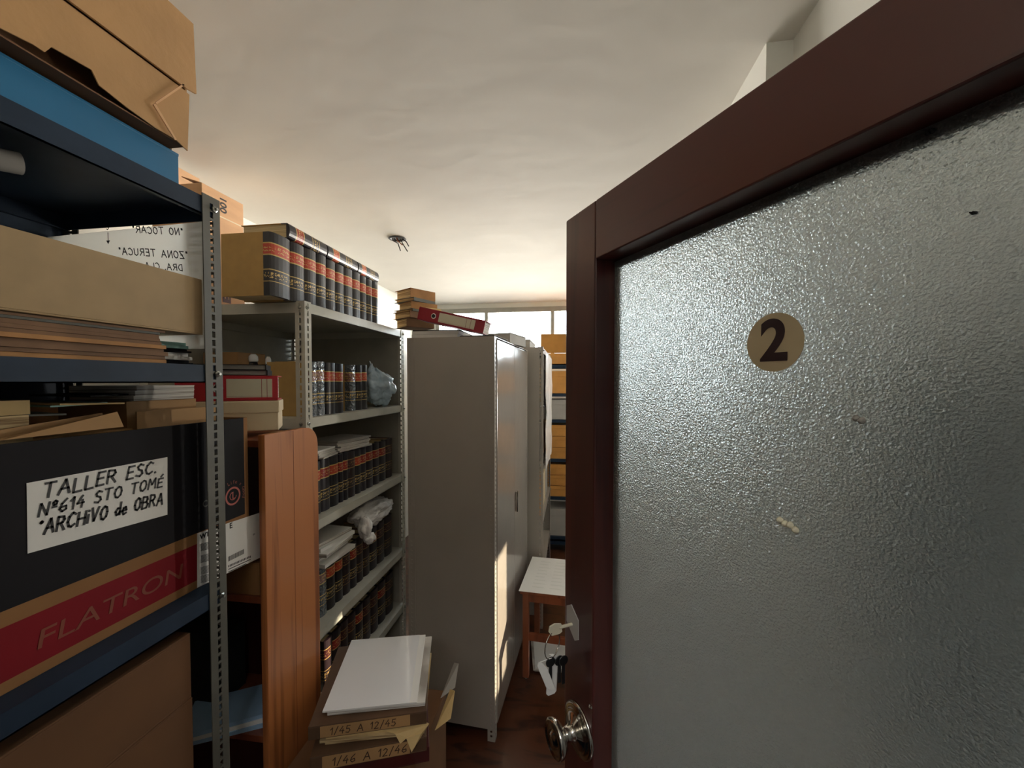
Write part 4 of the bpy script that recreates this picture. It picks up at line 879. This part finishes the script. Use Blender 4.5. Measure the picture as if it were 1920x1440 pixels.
for j in range(9):
    for k in range(5):
        y_ = .05+j*.042; x_ = .06+k*.1; b.face([(x_, y_, .0018), (x_+random.uniform(.05, .085), y_, .0018), (x_+.06, y_+.012, .0018), (x_, y_+.012, .0018)])
b.build('printed_columns', 'print_faint', o)
fp0 = onz(1020, 1240, 0)
paper_pile((fp0.x+.10, fp0.y+.05, .0005), .1, .34, .26, .03, 4, 'paper', 'white papers lying on the floor beneath the low table', jit=.01)
# far rack with orange boxes
FY = 4.08; fx0 = ony(1015, 700, FY).x
lv = [ony(1048, q, FY).z for q in (684, 738, 787, 861, 932, 1006)]
lvz = [lv[0], lv[1], lv[2], lv[3], lv[4], lv[5]]
frx1 = fx0+1.0
t = rack('metal_rack', frx1, 1.0, FY, FY+.36, lv[0]+.01, lvz+[.1], 'dark blue metal rack of orange boxes by the window', 'blue_metal', 'blue_metal', bolts=False, lip=.03)
def fbox(x, wd, z, hh, m, lb, grp, name='archive_box'):
    o = thing(name, (x, FY+.02, z+.001), 0, lb, 'box', grp); b = MB(); b.box(0, wd, 0, .28, 0, hh*.8); b.build('box_body', m, o, bevel=.002); b = MB(); b.box(-.002, wd+.002, -.003, .282, hh*.8-.012, hh); b.build('lid', m, o, bevel=.002)
gn = ('top', 'second', 'third', 'fourth', 'fifth')
for k in range(1, 5):
    gap = lvz[k-1]-.03-lvz[k]; n = 1 if k < 3 else 3
    hs = gap-.03 if n == 1 else (gap-.03)/3
    for c_ in range(2):
        for j in range(n):
            fbox(fx0+.06+.44*c_, .42, lvz[k]+j*(hs+.002), hs-.002, 'kraft_orange' if k not in (2,) else 'paper_grey', '%s %s box on the %s shelf of the rack by the window' % (('left', 'right')[c_], ('lone', 'lone', 'lowest', 'middle', 'topmost')[0 if n == 1 else 2+j], gn[k]), 'orange boxes on the rack by the window')
z5 = lvz[5]; hs = lvz[4]-.03-z5-.10
fbox(fx0+.06, .42, z5, hs, 'paper_grey', 'grey box on the lowest filled shelf of the rack by the window', None)
o = carton('cardboard_box', fx0-.01, fx0+.55, FY+.03, FY+.33, lv[0]+.0115, ony(1040, 662, FY).z, 'kraft_orange', 'open orange cardboard box on top of the rack by the window', open_top=True, flaps=(('-y', .20, 65), ('-x', .1, 110)))

# ------------------------------------------------------------------ floor pile in front of the rack
zt = .80
P0, P1, P2, P3 = onz(617, 1328, zt), onz(797, 1312, zt), onz(786, 1188, zt), onz(649, 1200, zt)
ctr = (P0+P1+P2+P3)/4; uu = ((P1-P0)+(P2-P3))/2; rzp = math.atan2(uu.y, uu.x); wU = uu.length; wV = (((P3-P0)+(P2-P1))/2).length
zbx2 = .625
cxr = ony(848, 1300, 1.42).x
t = carton('cardboard_box', XP+.012, cxr, 1.0, 1.345, .0005, zbx2, 'kraft_dark_shaded', 'brown cardboard box on the floor carrying the pile of ledgers', th=.005)
# ledgers, lowest first
def ledger(z, th_, w_, d_, rz, dx, dy, mc, txt, label, msp='kraft'):
    o = thing('ledger', (ctr.x+dx, ctr.y+dy, z), rzp+rz, label, 'ledger', 'ledgers piled on the floor box')
    b = MB(); b.box(-w_/2, w_/2, -d_/2, d_/2, 0, .003); b.box(-w_/2, w_/2, -d_/2, d_/2, th_-.003, th_); b.box(-w_/2, w_/2, -d_/2, -d_/2+.003, .003, th_-.003); b.build('cover', mc, o, bevel=.001)
    b = MB(); b.box(-w_/2+.008, w_/2-.008, -d_/2+.006, d_/2-.008, .0035, th_-.0035); b.build('pages', 'paper_edge_tan', o)
    if txt:
        b = MB(); b.box(-w_/2+.03, w_/2-.045, -d_/2-.0012, -d_/2, .003, th_-.003); sl = b.build('spine_label', msp, o)
        b = MB(); hand(b, txt, (-w_/2+.055, -d_/2-.0014, th_*.24), (1, 0, 0), (0, 0, 1), th_*.52, .12, seed=3); b.build('lettering', 'ink_brown', sl)
    return o
z = zbx2+.006
ledger(z, .042, wU+.035, wV+.03, .10, .004, -.012, 'leather', None, 'dark lowest ledger under the torn papers'); z += .043
ledger(z, .040, wU+.045, wV+.02, .085, .0, -.03, 'folder_dark', '1/46 A 12/46', 'brown ledger lettered 1/46 A 12/46 low in the pile'); z += .041
o = paper_pile((ctr.x+.01, ctr.y-.006, z), rzp+.02, wU+.01, wV+.02, .026, 3, 'paper_tan', 'torn yellowed papers between the two lettered ledgers', jit=.008, medge='paper_edge_tan')
b = MB(); ed = -wV/2-.02
b.prism([(-.02, ed+.03, .0262), (.06, ed-.008, .024), (.075, ed-.018, .004), (.09, ed-.012, .012), (.105, ed-.024, -.018), (.13, ed-.008, .016), (.15, ed+.01, .0262), (.10, ed+.05, .0262)], (0, 0, .0012)); b.build('torn_sheet', 'paper_tan', o)
z += .028
ledger(z, .036, wU+.055, wV+.025, .045, -.004, -.012, 'folder_dark', '1/45 A 12/45', 'dark brown ledger lettered 1/45 A 12/45 under the white papers'); z += .037
ztp = z
o = thing('document_folder', (ctr.x, ctr.y, ztp), rzp, 'white paper pad in a shiny clear sleeve on top of the floor pile', 'papers')
b = MB(); b.box(-wU/2+.012, wU/2+.022, -wV/2+.002, wV/2-.004, 0, .010); b.build('pad', 'paper_edge', o, bevel=.001)
b = MB(); b.box(-wU/2, wU/2, -wV/2, wV/2, .0105, .0155); b.build('sheaf', 'paper', o, bevel=.0008)
m, N, L, bb = nt('clear_sleeve'); bb.inputs['Base Color'].default_value = (.86, .86, .88, 1); bb.inputs['Roughness'].default_value = .12; bb.inputs['Coat Weight'].default_value = .8; M['sleeve'] = m
b = MB(); b.face([(-wU/2+.001, -wV/2, .0158), (wU/2-.02, -wV/2, .0158), (wU/2-.02, wV/2, .0162), (-wU/2+.001, wV/2, .0162)]); b.build('sleeve', 'sleeve', o)
for k, (px, py, rx, lb) in enumerate(((850, 1275, 20, 'grey crumpled sheet leaning at the aisle side of the floor pile'), (842, 1330, 8, 'tan torn sheet sticking out at the aisle side of the ledgers'))):
    v = onz(px, py, .66); o = thing('loose_sheet', (v.x, v.y, zbx2+.006), 0, lb, 'papers'); b = MB()
    b.prism([(-.03, -.05, 0), (.015, -.035, .03), (.012, .02, .075), (-.012, .05, .055), (-.03, .03, 0)], (.0015, 0, 0)); b.build('sheet', ('paper_grey', 'paper_tan')[k], o)
